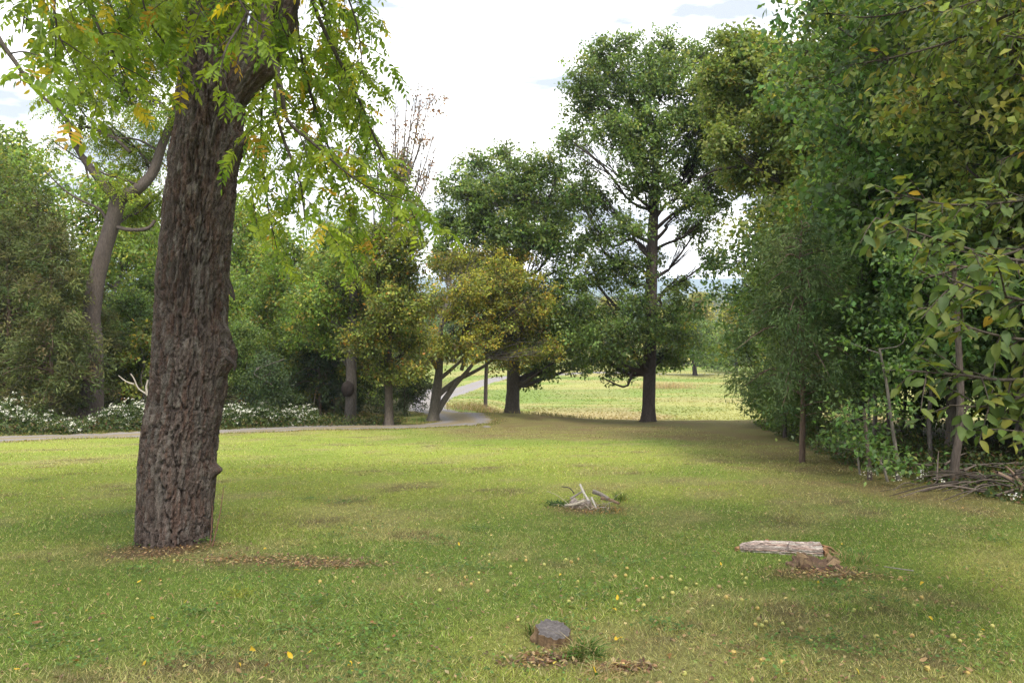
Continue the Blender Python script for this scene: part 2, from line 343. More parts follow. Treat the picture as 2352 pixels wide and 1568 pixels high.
def grow(rng, trunk, tr, lobes, leaves, L_, W_, pal, bark, cl=45, crad=.5, flat=.6, droop=.25, sparse=.0, shape='quad', reach=.6, bare=0, limb_k=.5, limb_min=.025, rough=.12, twig=.012, sides=14, cvar=.22, lim_low=.0):
    """trunk: points in the thing's own space; lobes: (x,y,z,rx,ry,rz). Returns geos: trunk, [limbs], crown."""
    n = 36; tp = spline(trunk, n); rr = np.interp(np.linspace(0, 1, n), np.linspace(0, 1, len(tr)), tr)
    rr[:3] *= (1.42, 1.2, 1.07)
    tg_ = Geo(); v, f = tubes(tp[None], rr[None], sides, rough, int(rng.integers(1000)))
    fl = 1 + .22 * np.sin(np.arange(sides) * 2 * math.pi / sides * 5 + 1.)[None, :] * np.exp(-np.arange(n) / 1.5)[:, None]
    v = (tp[:, None, :] + (v.reshape(n, sides, 3) - tp[:, None, :]) * fl[..., None]).reshape(-1, 3)
    nb = fbm(v[:, 0] * 3, v[:, 1] * 3, v[:, 2] * .8, s=3, o=3)[:, None]
    tg_.add(v, f, np.array(bark) * (.6 + .8 * nb))
    limbs, crown = [], Geo()
    lobes = np.array(lobes, float); vol = (lobes[:, 3] * lobes[:, 4] * lobes[:, 5]) ** (.72); share = vol / vol.sum()
    if lobes.shape[1] > 6: share = share * lobes[:, 6]; share /= share.sum()
    zt = tp[:, 2]
    for li, lo in enumerate(lobes):
        c, r = lo[:3], lo[3:6]
        lg = Geo()
        hd = np.linalg.norm(tp[:, :2] - c[:2], axis=1)
        want = c[2] - reach * hd - .25 * r[2]
        cand = np.abs(zt - want) + .15 * hd; cand[: int(n * .18 + lim_low * n)] += 50
        k = int(np.argmin(cand)); a0 = tp[k]; lr = max(min(rr[k] * limb_k, .04 + .035 * np.linalg.norm(c - a0)), limb_min)
        d = c - a0; mid = a0 + d * .5 + np.array([0, 0, -.06 * np.linalg.norm(d)]) + rng.normal(0, .07, 3) * np.linalg.norm(d)
        m2 = a0 + d * .25 + rng.normal(0, .05, 3) * np.linalg.norm(d)
        lp, _ = tube_geo(lg, [a0, m2, mid, c, c + d * .03 + np.array([0, 0, r[2] * .2])], lr, limb_min * .5, 7, 14, np.array(bark) * (.7 + .5 * rng.random()), rough * .5, li + 7, .8)
        K = max(3, int(leaves * share[li] / cl))
        dd = rdir(rng, K); rad = rng.random((K, 1)) ** .42
        cc = c + dd * rad * r * (1 + .18 * rng.normal(0, 1, (K, 1)))
        if sparse: cc = cc[fbm(cc[:, 0] * .55 + li, cc[:, 1] * .55, cc[:, 2] * .55, s=int(rng.integers(99)), o=2) > sparse]
        K = len(cc)
        if not K: limbs.append(lg); continue
        st = lp[np.clip((rng.uniform(.35, 1., K) * 13).astype(int), 0, 13)]
        dv = cc - st; ln = np.linalg.norm(dv, axis=1, keepdims=True)
        p1 = st + dv * .35 + rng.normal(0, .1, (K, 3)) * ln; p2 = st + dv * .7 + rng.normal(0, .08, (K, 3)) * ln + np.array([0, 0, .06]) * ln
        pt = np.stack([st, (p1 + p2) / 2, cc], 1)
        rt = np.outer(np.clip(ln[:, 0] * .007, twig, .03), [1, .55, .15])
        v, f = tubes(pt, rt, 3); lg.add(v, f, np.array(bark) * .65)
        if bare:
            m = K * bare; b0 = pt[rng.integers(0, K, m), rng.integers(1, 3, m)]; q = rdir(rng, m) * .5 + nrm(b0 - c) * .6 + np.array([0, 0, .5]); q = nrm(q) * rng.uniform(.5, 1.3, (m, 1)) * crad * 2
            v, f = tubes(np.stack([b0, b0 + q * .5 + rng.normal(0, .05, (m, 3)), b0 + q], 1), np.outer(np.full(m, twig * .8), [1, .7, .3]), 3); lg.add(v, f, np.array(bark) * 1.1)
        limbs.append(lg)
        per = rng.poisson(cl, K) if cl > 0 else np.zeros(K, int); ci = np.repeat(np.arange(K), per); m = len(ci)
        if not m: continue
        off = rdir(rng, m) * rng.random((m, 1)) ** .5 * np.array([crad, crad, crad * flat]); off[:, 2] -= .25 * crad * (np.linalg.norm(off[:, :2], axis=1) / crad) ** 2
        pos = cc[ci] + off
        cvr = np.clip(1 + rng.normal(0, cvar, (K, 1)), .5, 1.7); ccol = pick(rng, pal, K, .1)
        col = np.where(rng.random((m, 1)) < .55, ccol[ci], pick(rng, pal, m)) * cvr[ci]
        if shape == 'compound':
            nl = 11; tt = np.linspace(.15, 1, nl)
            ax = nrm(off + rdir(rng, m) * .6 * crad + np.array([0, 0, -droop]) * crad); up = nrm(rdir(rng, m) * .5 + np.array([0, 0, 1]))
            sd_ = nrm(np.cross(ax, up)); rl = L_ * rng.uniform(3., 4.5, m)
            q = pos[:, None] + ax[:, None] * (rl[:, None] * tt)[..., None] + np.array([0, 0, -1]) * (rl[:, None] * .35 * tt ** 2)[..., None]
            sg = np.where(np.arange(nl) % 2, 1., -1.)[None, :, None] * np.where(np.arange(nl) == nl - 1, 0., 1.)[None, :, None]
            la = nrm(sd_[:, None] * sg + ax[:, None] * .55 + rng.normal(0, .15, (m, nl, 3)) + np.array([0, 0, -.25]))
            leaf_quads(crown, q.reshape(-1, 3), la.reshape(-1, 3), np.repeat(up, nl, 0), L_ * rng.uniform(.7, 1.15, m * nl), W_ * rng.uniform(.8, 1.2, m * nl), np.repeat(col, nl, 0))
        else:
            ax = nrm(off) * .7 + rdir(rng, m) * .75 + np.array([0, 0, -droop]); up = rdir(rng, m) * .75 + np.array([0, 0, .8])
            (leaf_hex if shape == 'hex' else leaf_quads)(crown, pos, ax, up, L_ * rng.uniform(.5, 1.5, m), W_ * rng.uniform(.6, 1.45, m), col)
    return tg_, limbs, crown
def put_tree(name, base, label, group, parts, leaf='leaf', bark='bark', cat='tree'):
    t = thing(name, tuple(base), label, cat, group); tg_, limbs, crown = parts
    obj('trunk', tg_.mesh('trunk', M[bark], True), t)
    for lg in limbs: obj('limb', lg.mesh('limb', M[bark], True), t)
    if crown.n: obj('crown', crown.mesh('crown', M[leaf]), t)
    return t
def lob(base, D, rows, depth=1., rng=None):
    """lobes measured in the picture (x, y, half width, half height, depth offset) -> lobes round the tree's foot"""
    out = []
    for r in rows:
        s = D / FPX; dy = r[4] if len(r) > 4 else rng.uniform(-1, 1) * 2.6 * depth
        p = W(r[0], r[1], D + dy) - base
        k = (D + dy) / D
        out.append((p[0], p[1], p[2], r[2] * s * k * 1.12, (r[2] + r[3]) * .55 * s * depth, (r[3] * .75 + r[2] * .3) * s * k * 1.1, r[5] if len(r) > 5 else 1.))
    return out
def tr_px(base, D, pts):
    """trunk line measured in the picture -> points round the foot; first point is the foot"""
    return [np.array([0, 0, -.15])] + [W(a, b, D + (c[0] if c else 0)) - base for a, b, *c in pts]

OAK = [(0.1036, 0.1615, 0.0414, 4), (0.1346, 0.1968, 0.0538, 3), (0.1761, 0.2382, 0.0622, 1.5), (0.0726, 0.1201, 0.0414, 2), (0.2692, 0.2692, 0.0622, 0.25)]
OAKY = [(0.1542, 0.2056, 0.0493, 4), (0.1951, 0.2466, 0.0617, 3), (0.2466, 0.2775, 0.0719, 1.5), (0.1029, 0.1542, 0.0411, 2), (0.3289, 0.2878, 0.0617, 0.5)]
MAPLE = [(0.0769, 0.1442, 0.0384, 4), (0.1057, 0.1826, 0.05, 3), (0.0576, 0.1057, 0.0346, 2), (0.1538, 0.2212, 0.0576, 1)]
WALN = [(0.1495, 0.2127, 0.0253, 4), (0.1898, 0.2415, 0.0345, 3), (0.1092, 0.1725, 0.0253, 2.5), (0.345, 0.299, 0.0345, 0.6), (0.414, 0.253, 0.0345, 0.22)]
YEL = [(.19,.27,.05,4),(.15,.23,.045,4),(.30,.30,.055,1.6),(.11,.18,.042,3),(.38,.30,.06,.35)]
AUT = [(.29,.29,.05,4),(.20,.235,.045,5),(.37,.31,.05,2),(.2,.16,.07,1.),(.42,.25,.05,.4),(.13,.17,.045,3)]
AUTG = [(0.15, 0.19, 0.042, 4), (0.22, 0.24, 0.05, 3), (0.36, 0.28, 0.055, 0.9), (0.1, 0.14, 0.035, 4), (0.42, 0.2, 0.05, 0.3)]
RUST = [(.20, .10, .04, 3), (.15, .08, .04, 2), (.24, .13, .04, 2), (.12, .10, .04, 2)]
CEDAR = [(0.0924, 0.1126, 0.037, 4), (0.1232, 0.132, 0.0484, 3), (0.066, 0.088, 0.0317, 3), (0.1496, 0.132, 0.0616, 0.7)]
DKCON = [(0.0572, 0.0829, 0.0372, 4), (0.0786, 0.1001, 0.0429, 3), (0.0429, 0.0644, 0.0315, 3)]
BK_G = (.115, .10, .09); BK_D = (.075, .06, .055); BK_P = (.16, .145, .125)

# ------------------------------------------------------------------ the big walnut in front
def frames(p):
    t = nrm(np.gradient(p, axis=0)); m = nrm(t.mean(0)); ref = np.array([0, 1., 0]) if abs(m[1]) < .8 else np.array([0, 0, 1.])
    a = nrm(np.cross(ref, t)); a = np.where((a @ np.array([1., 0, 0]) < 0)[:, None], -a, a); return a, np.cross(t, a), t
def bark_tube(p, r, nu, nc, bumps=(), seed=0, depth=.03, flare=0., vs=(.19, .075), tint=None, cs=1.):
    """a furrowed old trunk: centre line p, radii r; bumps = (height along, angle, out, size along, size round)"""
    n = len(p); a, b, t = frames(p); s = np.concatenate([[0], np.cumsum(np.linalg.norm(np.diff(p, axis=0), axis=1))])
    th = np.arange(nu) / nu * 2 * math.pi; TH, S = np.meshgrid(th, s)
    cx, cy = np.cos(TH) * 2, np.sin(TH) * 2
    wu = (fbm(cx * 1.5, cy * 1.5, S * 3.2, s=seed + 1, o=3) - .5); wv = (fbm(cx * 2, cy * 2, S * 2.5, s=seed + 2, o=3) - .5)
    w2 = (fbm(cx * 6, cy * 6, S * 9, s=seed + 3, o=3) - .5)
    rm = float(r.mean()); hz = rm / 2
    def cr(sc, sz, sd, w, cs=cs):
        sc *= cs; sz *= cs                                             
        n_ = fbm(cx * hz / sc + wu * 1.2, cy * hz / sc + wu * 1.2, S / sz + wv * .8, s=sd, o=2, g=.4); return sstep(.0, w, np.abs(n_ - .5)), n_
    u = TH / (2 * math.pi) * nc; f1, f2, cid = voro(u + wu * 1.2 + w2 * .5, S / vs[0] + wv * 1.8 + w2 * .6, nc, seed)
    k1, _ = cr(.034, .32, seed + 50, .085); k3, _ = cr(.026, .11, seed + 60, .06); plate = sstep(.0, .13, f2 - f1)
    h = .62 * k1 + .26 * k3 + .12 * plate
    h2, nn_ = cr(.016, .07, seed + 70, .10); c2 = np.clip(nn_ * 1.6 - .3, 0, 1)
    gr = fbm(cx * 17, cy * 17, S * 14, s=seed + 7, o=3)
    big = fbm(cx * .9, cy * .9, S * 1.5, s=seed + 9, o=3) - .5
    R = r[:, None] + big * .055 + depth * (h - .6) * (.75 + .5 * cid) + depth * .2 * (h2 - .5) + .012 * (gr - .5)
    if flare: R = R + flare * np.exp(-S / .16) * (.6 + .5 * np.sin(TH * 5 + 1) + .3 * np.sin(TH * 3))
    for (bs, ba, bo, ss, sa) in bumps:
        da = np.angle(np.exp(1j * (TH - ba))); R = R + bo * np.exp(-((S - bs) / ss) ** 2 - (da / sa) ** 2)
    v = p[:, None] + R[..., None] * (np.cos(TH)[..., None] * a[:, None] + np.sin(TH)[..., None] * b[:, None])
    lich = fbm(cx * 4, cy * 4, S * 5, s=seed + 12, o=4); red = fbm(cx * 7, cy * 7, S * 5, s=seed + 15, o=3)
    A = lambda *c: np.broadcast_to(np.array(c), R.shape + (3,))
    c = mixc(A(.075, .058, .050), A(.135, .106, .093), cid); c = mixc(c, A(.115, .068, .052), sstep(.48, .68, red) * .7)
    c = mixc(c, A(.20, .185, .165), sstep(.54, .7, lich) * .5); c = c * (.75 + .5 * gr)[..., None] * (.8 + .4 * c2)[..., None]
    if tint is not None: c = c * np.array(tint)
    ix = np.arange(n * nu).reshape(n, nu); nx_ = np.roll(ix, -1, 1); g = Geo()
    g.add(v.reshape(-1, 3), np.stack([ix[:-1], nx_[:-1], nx_[1:], ix[1:]], -1).reshape(-1, 4), c.reshape(-1, 3)); return g
DW = WAL[1]; sw = DW / FPX
tl = [(396, 1290, 80), (398, 1258, 79), (400, 1200, 80), (405, 1100, 82), (413.5, 1000, 83.5), (424, 930, 83), (431, 860, 82), (437, 790, 82), (440, 700, 79), (446, 600, 78), (456, 500, 78), (466, 400, 78), (476, 320, 79), (484, 250, 79), (489, 180, 76), (496, 100, 74), (500, 0, 68), (505, -120, 62), (512, -260, 55), (520, -420, 47)]
tp = np.array([W(a, b, DW + .37 + .0006 * (1258 - b)) - WAL for a, b, c in tl]); tp = spline(tp, 580)
tr_ = np.interp(np.linspace(0, len(tl) - 1, 580), np.arange(len(tl)), [c * sw * .965 for a, b, c in tl])
def sarc(py): return float((1290 - py) * sw * 1.01)
bumps = [(sarc(1075), 0.0, .11, .06, .22), (sarc(800), .05, .15, .2, .38), (sarc(745), .35, .05, .05, .3), (sarc(265), .0, .10, .12, .45), (sarc(170), math.pi - .2, .06, .06, .25), (sarc(300), 2.9, .03, .2, .5), (sarc(880), -.4, .03, .12, .5), (sarc(1225), 0.1, -.02, .1, .3)]
bumps = [(a, -b if b else b, c, d, e) for a, b, c, d, e in bumps]
walnut = thing('walnut_tree', tuple(WAL), 'thick dark furrowed walnut trunk rising from the lawn close to the camera', 'tree')
trunk = obj('trunk', bark_tube(tp, tr_, 236, 18, bumps, 5, .085, .014, (.30, .08)).mesh('trunk', M['oldbark'], True), walnut)
# fork: the heavy limb that leaves to the right near the top of the picture
fl = np.array([W(a, b, DW + 1.0) - WAL for a, b in ((505, 260), (545, 190), (588, 130), (622, 70), (650, -30), (690, -180), (760, -380))])
obj('limb', bark_tube(spline(fl, 150), np.interp(np.linspace(0, 6, 150), range(7), [.18, .225, .245, .24, .2, .17, .12]), 90, 13, [(.75, 0., .05, .1, .5)], 31, .045).mesh('limb', M['oldbark'], True), walnut, label='heavy forked limb bulging to the right')
rng = np.random.default_rng(11)
for pts, r in (([(522, 640), (534, 668), (538, 690)], .022), ([(521, 655), (529, 676), (536, 684)], .016), ([(424, 176), (411, 168), (408, 178)], .05), ([(520, 820), (540, 835), (538, 850)], .03), ([(560, 262), (572, 265), (580, 268)], .012)):
    g = Geo(); tube_geo(g, [W(a, b, DW + .22) - WAL for a, b in pts], r, r * .45, 8, 8, (.07, .055, .05), .3, 3); obj('branch_stub', g.mesh('branch_stub', M['oldbark'], True), walnut)
# upper crown, above the picture: it shades the foreground
up = [(-2.6, .5, 9.0, 2.3, 2.3, 1.5), (2.6, .3, 8.8, 2.4, 2.3, 1.4), (.3, 2.8, 9.4, 2.3, 2.4, 1.6), (.2, -2.8, 9.2, 2.4, 2.5, 1.5), (2.2, -3.8, 10.4, 2.3, 2.3, 1.5), (-2.2, -3.2, 10.6, 2.3, 2.2, 1.5), (0, 0, 12.2, 2.6, 2.6, 1.7), (4.3, -1.5, 10.2, 2.2, 2.2, 1.4), (-4.2, -.6, 10., 2., 2., 1.3), (3.9, 2.2, 10.2, 2., 2., 1.3), (5.8, -3.6, 9.9, 2., 2., 1.2), (.8, -5.6, 9.8, 2.2, 2., 1.2)]
tg_, limbs, crown = grow(rng, [np.array([.62, .5, 7.2]), np.array([.75, .4, 8.5]), np.array([.6, .3, 10.]), np.array([.4, .1, 12.])], [.2, .15, .1, .05], up, 15000, .17, .075, WALN, (.09, .07, .065), cl=40, crad=.55, shape='quad', reach=.5, lim_low=-.18)
for lg in limbs: obj('limb', lg.mesh('limb', M['bark'], True), walnut)
obj('stem', tg_.mesh('stem', M['bark'], True), walnut); obj('crown', crown.mesh('crown', M['thin']), walnut)

# leaves as shapes in their own space (x along the leaf, z up)
def compound_shape(rng, nl=15, droop=.3):
    v, f, c, n = [], [], [], 0
    tt = np.linspace(.2, 1, nl); 
    g = Geo()
    for i, t in enumerate(tt):
        sg = 0 if i == nl - 1 else (1 if i % 2 else -1)
        if sg and rng.random() < .14: continue
        p = np.array([t - .02 * rng.random(), 0, -droop * t * t]); ax = np.array([.45 + .2 * t, sg * 1., -.3 - .3 * t * droop + rng.normal(0, .3)]) if sg else np.array([1, rng.normal(0, .2), -.5])
        ll = .29 * (.75 + .5 * math.sin(math.pi * min(t, .97))) * rng.uniform(.85, 1.12)
        leaf_hex(g, p[None], ax[None], np.array([[rng.normal(0, .5), rng.normal(0, .5), 1]]), np.array([ll]), np.array([ll * .42]), np.array([[1., 1, 1]]) * rng.uniform(.85, 1.15), .12)
    q = np.array([[0, 0, 0], [.35, 0, -droop * .12], [.7, 0, -droop * .49], [1, 0, -droop]])
    v, f = tubes(q[None], np.array([[.011, .008, .006, .003]]), 3); g.add(v, f, (.9, .85, 1.2)); return g
def simple_shape(rng, ratio=.5, curl=.22):
    xs_ = np.array([0, .14, .36, .62, .84, 1.]); ws = np.array([.03, .62, 1., .9, .45, .0]) * ratio * .5
    z = -curl * xs_ ** 2 + rng.normal(0, .02, 6); yy = rng.normal(0, .02, 6)
    mid = np.stack([xs_, yy, z], 1); Lf = mid + np.stack([0 * xs_, ws, ws * .35 + rng.normal(0, .02, 6)], 1); Rt = mid + np.stack([0 * xs_, -ws, ws * .35 + rng.normal(0, .02, 6)], 1)
    v = np.concatenate([mid, Lf[1:5], Rt[1:5]]); f4 = []; f3 = [(0, 1, 6), (0, 10, 1), (4, 5, 9), (4, 13, 5)]
    for i in range(1, 4): f4.append((i, i + 1, 6 + i, 5 + i)); f4.append((i + 1, i, 9 + i, 10 + i))
    g = Geo(); g.add(v, np.array(f4), np.concatenate([np.full((6, 3), 1.12), np.full((8, 3), 1.)])); g.f[3] = [np.array(f3)]
    q = np.array([[-.16, 0, .02], [0, 0, 0]]); vv, ff = tubes(np.stack([q[:1], (q[:1] + q[1:]) / 2, q[1:]], 1), np.array([[.008, .008, .008]]), 3); g.add(vv, ff, (.9, .8, .8)); return g
def leaf_set(name, shapes, cols, mat):
    out = []
    for s in shapes:
        for c in cols:
            h = Geo().join(s); h.c = [np.concatenate(h.c) * np.array(c)]; out.append(h.mesh(name, mat))
    return out
def place_leaves(parent, origin, fr, shapes, cols, mat, rng, n_single=300, name='leaf', rest='foliage', weights=None):
    """fr: list of (pos, axis, up, size). The largest in the picture become parts of their own, the rest one part."""
    from mathutils import Matrix
    pos = np.array([q[0] for q in fr]); ax = nrm(np.array([q[1] for q in fr])); upv = np.array([q[2] for q in fr]); sz = np.array([q[3] for q in fr])
    sd_ = nrm(np.cross(upv, ax)); nn = np.cross(ax, sd_)
    d = np.maximum(pos[:, 1], .3); px = PW / 2 + pos[:, 0] / d * FPX; py = HOR - (pos[:, 2] - EYE) / d * FPX
    score = sz / d * ((px > -20) & (px < PW + 20) & (py > -20) & (py < PH + 20)); order = np.argsort(-score)
    w = np.array(weights if weights is not None else np.ones(len(cols)), float); w /= w.sum()
    ms = leaf_set(name, shapes, cols, mat); si = rng.integers(0, len(shapes), len(fr)); ci = rng.choice(len(cols), len(fr), p=w)
    pos = pos - origin
    for k in order[:n_single]:
        o = obj(name, ms[si[k] * len(cols) + ci[k]], brs[fr[k][4]])
        m = np.eye(4); m[:3, 0] = ax[k] * sz[k]; m[:3, 1] = sd_[k] * sz[k]; m[:3, 2] = nn[k] * sz[k]; m[:3, 3] = pos[k]
        o.matrix_basis = Matrix(m.tolist())
    g = Geo(); R_ = order[n_single:]
    for i, s in enumerate(shapes):
        q = R_[si[R_] == i]
        if not len(q): continue
        v = np.concatenate(s.v); c = np.concatenate(s.c)
        vw = pos[q][:, None] + sz[q][:, None, None] * (v[None, :, 0:1] * ax[q][:, None] + v[None, :, 1:2] * sd_[q][:, None] + v[None, :, 2:3] * nn[q][:, None])
        cw = c[None] * (np.array(cols)[ci[q]] * np.clip(1 + rng.normal(0, .15, (len(q), 1)), .6, 1.5))[:, None]
        base = g.n; g.v.append(vw.reshape(-1, 3)); g.c.append(cw.reshape(-1, 3)); g.n += vw.shape[0] * vw.shape[1]
        for kk, fs in s.f.items():
            f = np.concatenate(fs); g.f.setdefault(kk, []).append((f[None] + (base + np.arange(len(q)) * len(v))[:, None, None]).reshape(-1, kk))
    if g.n: obj(rest, g.mesh(rest, mat), parent, kind='stuff')
def hang(rng, pts, r0, fr, origin, step=.16, tl_=(.35, .75), sp=.075, size=(.26, .4), t0=.25, droop=.35, col=(.07, .06, .05), spread=1., bi=0):
    g = Geo(); n = 30; p, r = tube_geo(g, [W(*q) - origin for q in pts], r0, .004, 7, n, col, .1, 4); p = p + origin
    seg = np.linalg.norm(np.diff(p, axis=0), axis=1); s = np.concatenate([[0], np.cumsum(seg)]); at = s[-1] * t0
    while at < s[-1]:
        q = np.array([np.interp(at, s, p[:, i]) for i in range(3)]); k = min(int(np.searchsorted(s, at)), n - 1); d = nrm(p[k] - p[k - 1])
        td = nrm(np.cross(d, rdir(rng, 1)[0]) * spread + d * .6 + np.array([0, 0, -droop * .5])); ln = rng.uniform(*tl_) * (1.15 - .45 * at / s[-1])
        tw = np.stack([q, q + td * ln * .5 + np.array([0, 0, -.04 * ln]), q + td * ln + np.array([0, 0, -droop * ln * .6])])
        v, f = tubes((spline(tw, 6) - origin)[None], np.linspace(.006, .0022, 6)[None], 4); g.add(v, f, col)
        tw = spline(tw, 40); m = int(ln / sp)
        for i in range(m):
            c = tw[min(39, int((i + 1 + rng.random()) / (m + 1) * 39))]; sd_ = nrm(np.cross(td, np.array([0, 0, 1.]) + rng.normal(0, .2, 3))) * (1 if i % 2 else -1)
            fr.append((c, sd_ * .8 + td * .55 + np.array([0, 0, -droop]) + rng.normal(0, .2, 3), np.array([0, 0, 1.]) + rng.normal(0, .35, 3), rng.uniform(*size), bi))
        at += step * rng.uniform(.6, 1.4)
    return g
fr, brs = [], []; rng = np.random.default_rng(5)
HB = [([(640, -60, 8.4), (520, -80, 7.6), (460, -40, 7.3), (450, 0, 7.1), (470, 40, 7.)], .014, .4), ([(650, -100, 8.4), (600, -100, 7.4), (640, -50, 7.1), (650, 0, 7.), (640, 40, 7.)], .014, .4), ([(500, -140, 8.4), (400, -90, 7.8), (330, -20, 7.6), (350, 60, 7.5), (390, 110, 7.5)], .016, .3), ([(500, -180, 8.4), (260, -160, 7.), (140, -40, 6.6), (130, 60, 6.4), (160, 130, 6.4)], .018, .4),
      ([(615, 90, 8.4), (645, 200, 8.), (660, 275, 7.9), (720, 330, 7.8), (800, 400, 7.7), (905, 470, 7.6)], .030, .3), ([(640, 150, 8.3), (632, 240, 8.), (655, 330, 7.9), (690, 420, 7.8), (700, 520, 7.7)], .026, .3),
      ([(680, -110, 8.7), (740, 60, 9.2), (820, 220, 9.5), (880, 360, 9.6), (940, 470, 9.6)], .03, .15), ([(670, -100, 8.8), (690, 120, 9.6), (740, 300, 10.), (800, 460, 10.2), (800, 580, 10.2)], .028, .15),
      ([(650, -40, 8.8), (610, 150, 10.), (600, 330, 10.6), (615, 470, 10.8), (640, 590, 10.8)], .026, .2), ([(720, -250, 8.7), (780, -60, 8.9), (820, 60, 8.8), (835, 180, 8.7)], .02, .2),
      ([(640, -20, 8.3), (590, 0, 7.4), (550, 60, 6.8), (520, 110, 6.4), (505, 170, 6.3)], .018, .55), ([(640, -60, 8.3), (540, -40, 7.2), (570, 30, 6.7), (620, 70, 6.6)], .018, .3),
      ([(500, -120, 8.4), (330, -150, 7.6), (215, -20, 7.2), (230, 72, 7.1), (259, 119, 7.), (290, 175, 7.)], .024, .35), ([(505, -300, 8.4), (200, -260, 6.5), (20, -90, 5.2), (-20, 40, 4.8), (40, 150, 4.6), (90, 216, 4.5), (140, 255, 4.5)], .03, .55),
      ([(500, -60, 8.4), (350, -90, 8.), (150, -60, 7.), (70, 0, 6.5), (50, 80, 6.3)], .02, .35), ([(500, -80, 8.5), (420, -80, 8.8), (370, 20, 9.2), (375, 120, 9.4)], .018, .3),
      ([(500, -150, 8.4), (330, -80, 8.8), (300, 20, 9.2), (310, 110, 9.4)], .018, .3), ([(690, -150, 8.7), (710, -60, 10), (760, 60, 10.3), (770, 180, 10.4), (750, 330, 10.6)], .02, .2),
      ([(660, -60, 8.6), (560, 240, 11.2), (575, 400, 11.6), (590, 520, 11.6)], .02, .4), ([(690, -160, 8.7), (790, 180, 11), (850, 300, 11.2), (870, 420, 11.2)], .02, .3)]
for i, (pts, r, t0) in enumerate(HB):
    near = i in (10, 11, 13, 14)
    g = hang(rng, pts, r, fr, WAL, .145 if not near else .2, (.35, .8) if not near else (.2, .45), .075 if not near else .1, (.2, .32), t0, bi=i)
    brs.append(obj('branch', g.mesh('branch', M['bark'], True), walnut))
shp = [compound_shape(rng, int(n), d) for n, d in ((13, .3), (11, .5), (13, .15), (9, .4), (15, .45), (11, .1), (12, .6), (14, .25))]
place_leaves(walnut, WAL, fr, shp, [(.165, .24, .03), (.215, .275, .035), (.115, .19, .028), (.42, .34, .03), (.36, .23, .035)], M['thin'], rng, 300, weights=[4, 3.2, 2.6, .55, .25])

# ------------------------------------------------------------------ big-leaved tree that reaches in from the right, trunk outside the picture
HIK = on(6.2, 5.6); hick = thing('hickory_tree', tuple(HIK), 'broad-leaved branch tree reaching in from the right edge close to the camera', 'tree')
rng = np.random.default_rng(23); fr, brs = [], []
g = Geo(); tube_geo(g, [np.array([0, 0, -.2]), np.array([.05, 0, 2]), np.array([-.1, .1, 5]), np.array([.1, .2, 9])], .16, .06, 16, 30, (.11, .095, .085), .15, 2)
obj('trunk', g.mesh('trunk', M['bark'], True), hick)
up = [(-1.5, -.5, 9.2, 2., 2., 1.2), (1.5, .4, 8.8, 2., 2., 1.2), (0, -2.2, 8.2, 1.9, 1.9, 1.), (.2, 2.2, 8.8, 1.9, 1.9, 1.), (0, 0, 10.3, 1.9, 1.9, 1.1), (-2.6, -2.2, 9., 1.8, 1.8, 1.)]
tg_, limbs, crown = grow(rng, [np.array([-.05, .1, 4.5]), np.array([0, .2, 7]), np.array([.1, .2, 9.5])], [.09, .08, .04], up, 2600, .17, .085, [(.10, .13, .025, 3), (.14, .15, .03, 1)], (.1, .09, .08), cl=30, crad=.5, lim_low=-.18)
for lg in limbs: obj('limb', lg.mesh('limb', M['bark'], True), hick)
obj('crown', crown.mesh('crown', M['glossy']), hick)
RB = [([(3080, 560, 5.6), (2600, 600, 5.), (2352, 600, 4.6), (2170, 555, 4.4), (2010, 500, 4.3)], .022, .3), ([(3080, 700, 5.6), (2700, 740, 5), (2420, 780, 4.5), (2250, 760, 4.3), (2130, 700, 4.2)], .02, .35),
      ([(3080, 800, 5.6), (2600, 820, 4.9), (2352, 870, 4.3), (2200, 860, 4.1), (2080, 850, 4.0)], .02, .35), ([(3080, 850, 5.6), (2600, 900, 4.8), (2400, 960, 4.2), (2330, 1010, 4.)], .016, .5),
      ([(3000, 400, 5.6), (2600, 420, 5.4), (2350, 460, 5.2), (2180, 470, 5.1), (2040, 440, 5.)], .018, .3), ([(3080, 650, 5.6), (2700, 660, 4.6), (2450, 690, 4.), (2300, 680, 3.9), (2180, 640, 3.9)], .02, .45),
      ([(3080, 760, 5.6), (2700, 800, 4.8), (2420, 880, 4.2), (2290, 930, 4.1), (2180, 930, 4.1)], .018, .4), ([(3080, 500, 5.6), (2650, 520, 5.2), (2400, 560, 5), (2230, 610, 4.9), (2120, 640, 4.9)], .018, .35),
      ([(2900, -250, 6.4), (2600, -60, 6.8), (2352, 20, 7), (2200, 90, 7), (2060, 130, 7), (1950, 150, 7)], .025, .2), ([(2900, -300, 6.4), (2500, -120, 7), (2250, -50, 7.1), (2100, 20, 7.1), (1990, 40, 7.1), (1900, 30, 7.1)], .022, .25),
      ([(2900, -200, 6.4), (2600, 20, 6.3), (2430, 90, 6.), (2300, 80, 5.9)], .02, .3), ([(2900, -300, 6.4), (2600, -160, 6.6), (2400, -60, 6.5), (2250, 0, 6.4), (2160, 30, 6.4)], .02, .3),
      ([(3000, 300, 6.2), (2600, 330, 6.2), (2420, 330, 6.2), (2290, 370, 6.2)], .018, .4), ([(2900, -100, 6.4), (2600, 120, 6.9), (2440, 180, 7), (2330, 170, 7)], .018, .3)]
RB = [([(3200, p[0][1] + 40, 5.6)] + p, r, t + .04) for p, r, t in RB]
for i, (pts, r, t0) in enumerate(RB):
    low = i < 8
    g = hang(rng, pts, r, fr, HIK, .055, (.15, .42), .032, (.06, .108) if low else (.07, .12), t0, .3, (.06, .05, .04), .9, i)
    brs.append(obj('branch', g.mesh('branch', M['bark'], True), hick))
shp = [simple_shape(rng, r_, c_) for r_, c_ in ((.52, .2), (.48, .3), (.55, .12), (.5, .4), (.45, .25))]
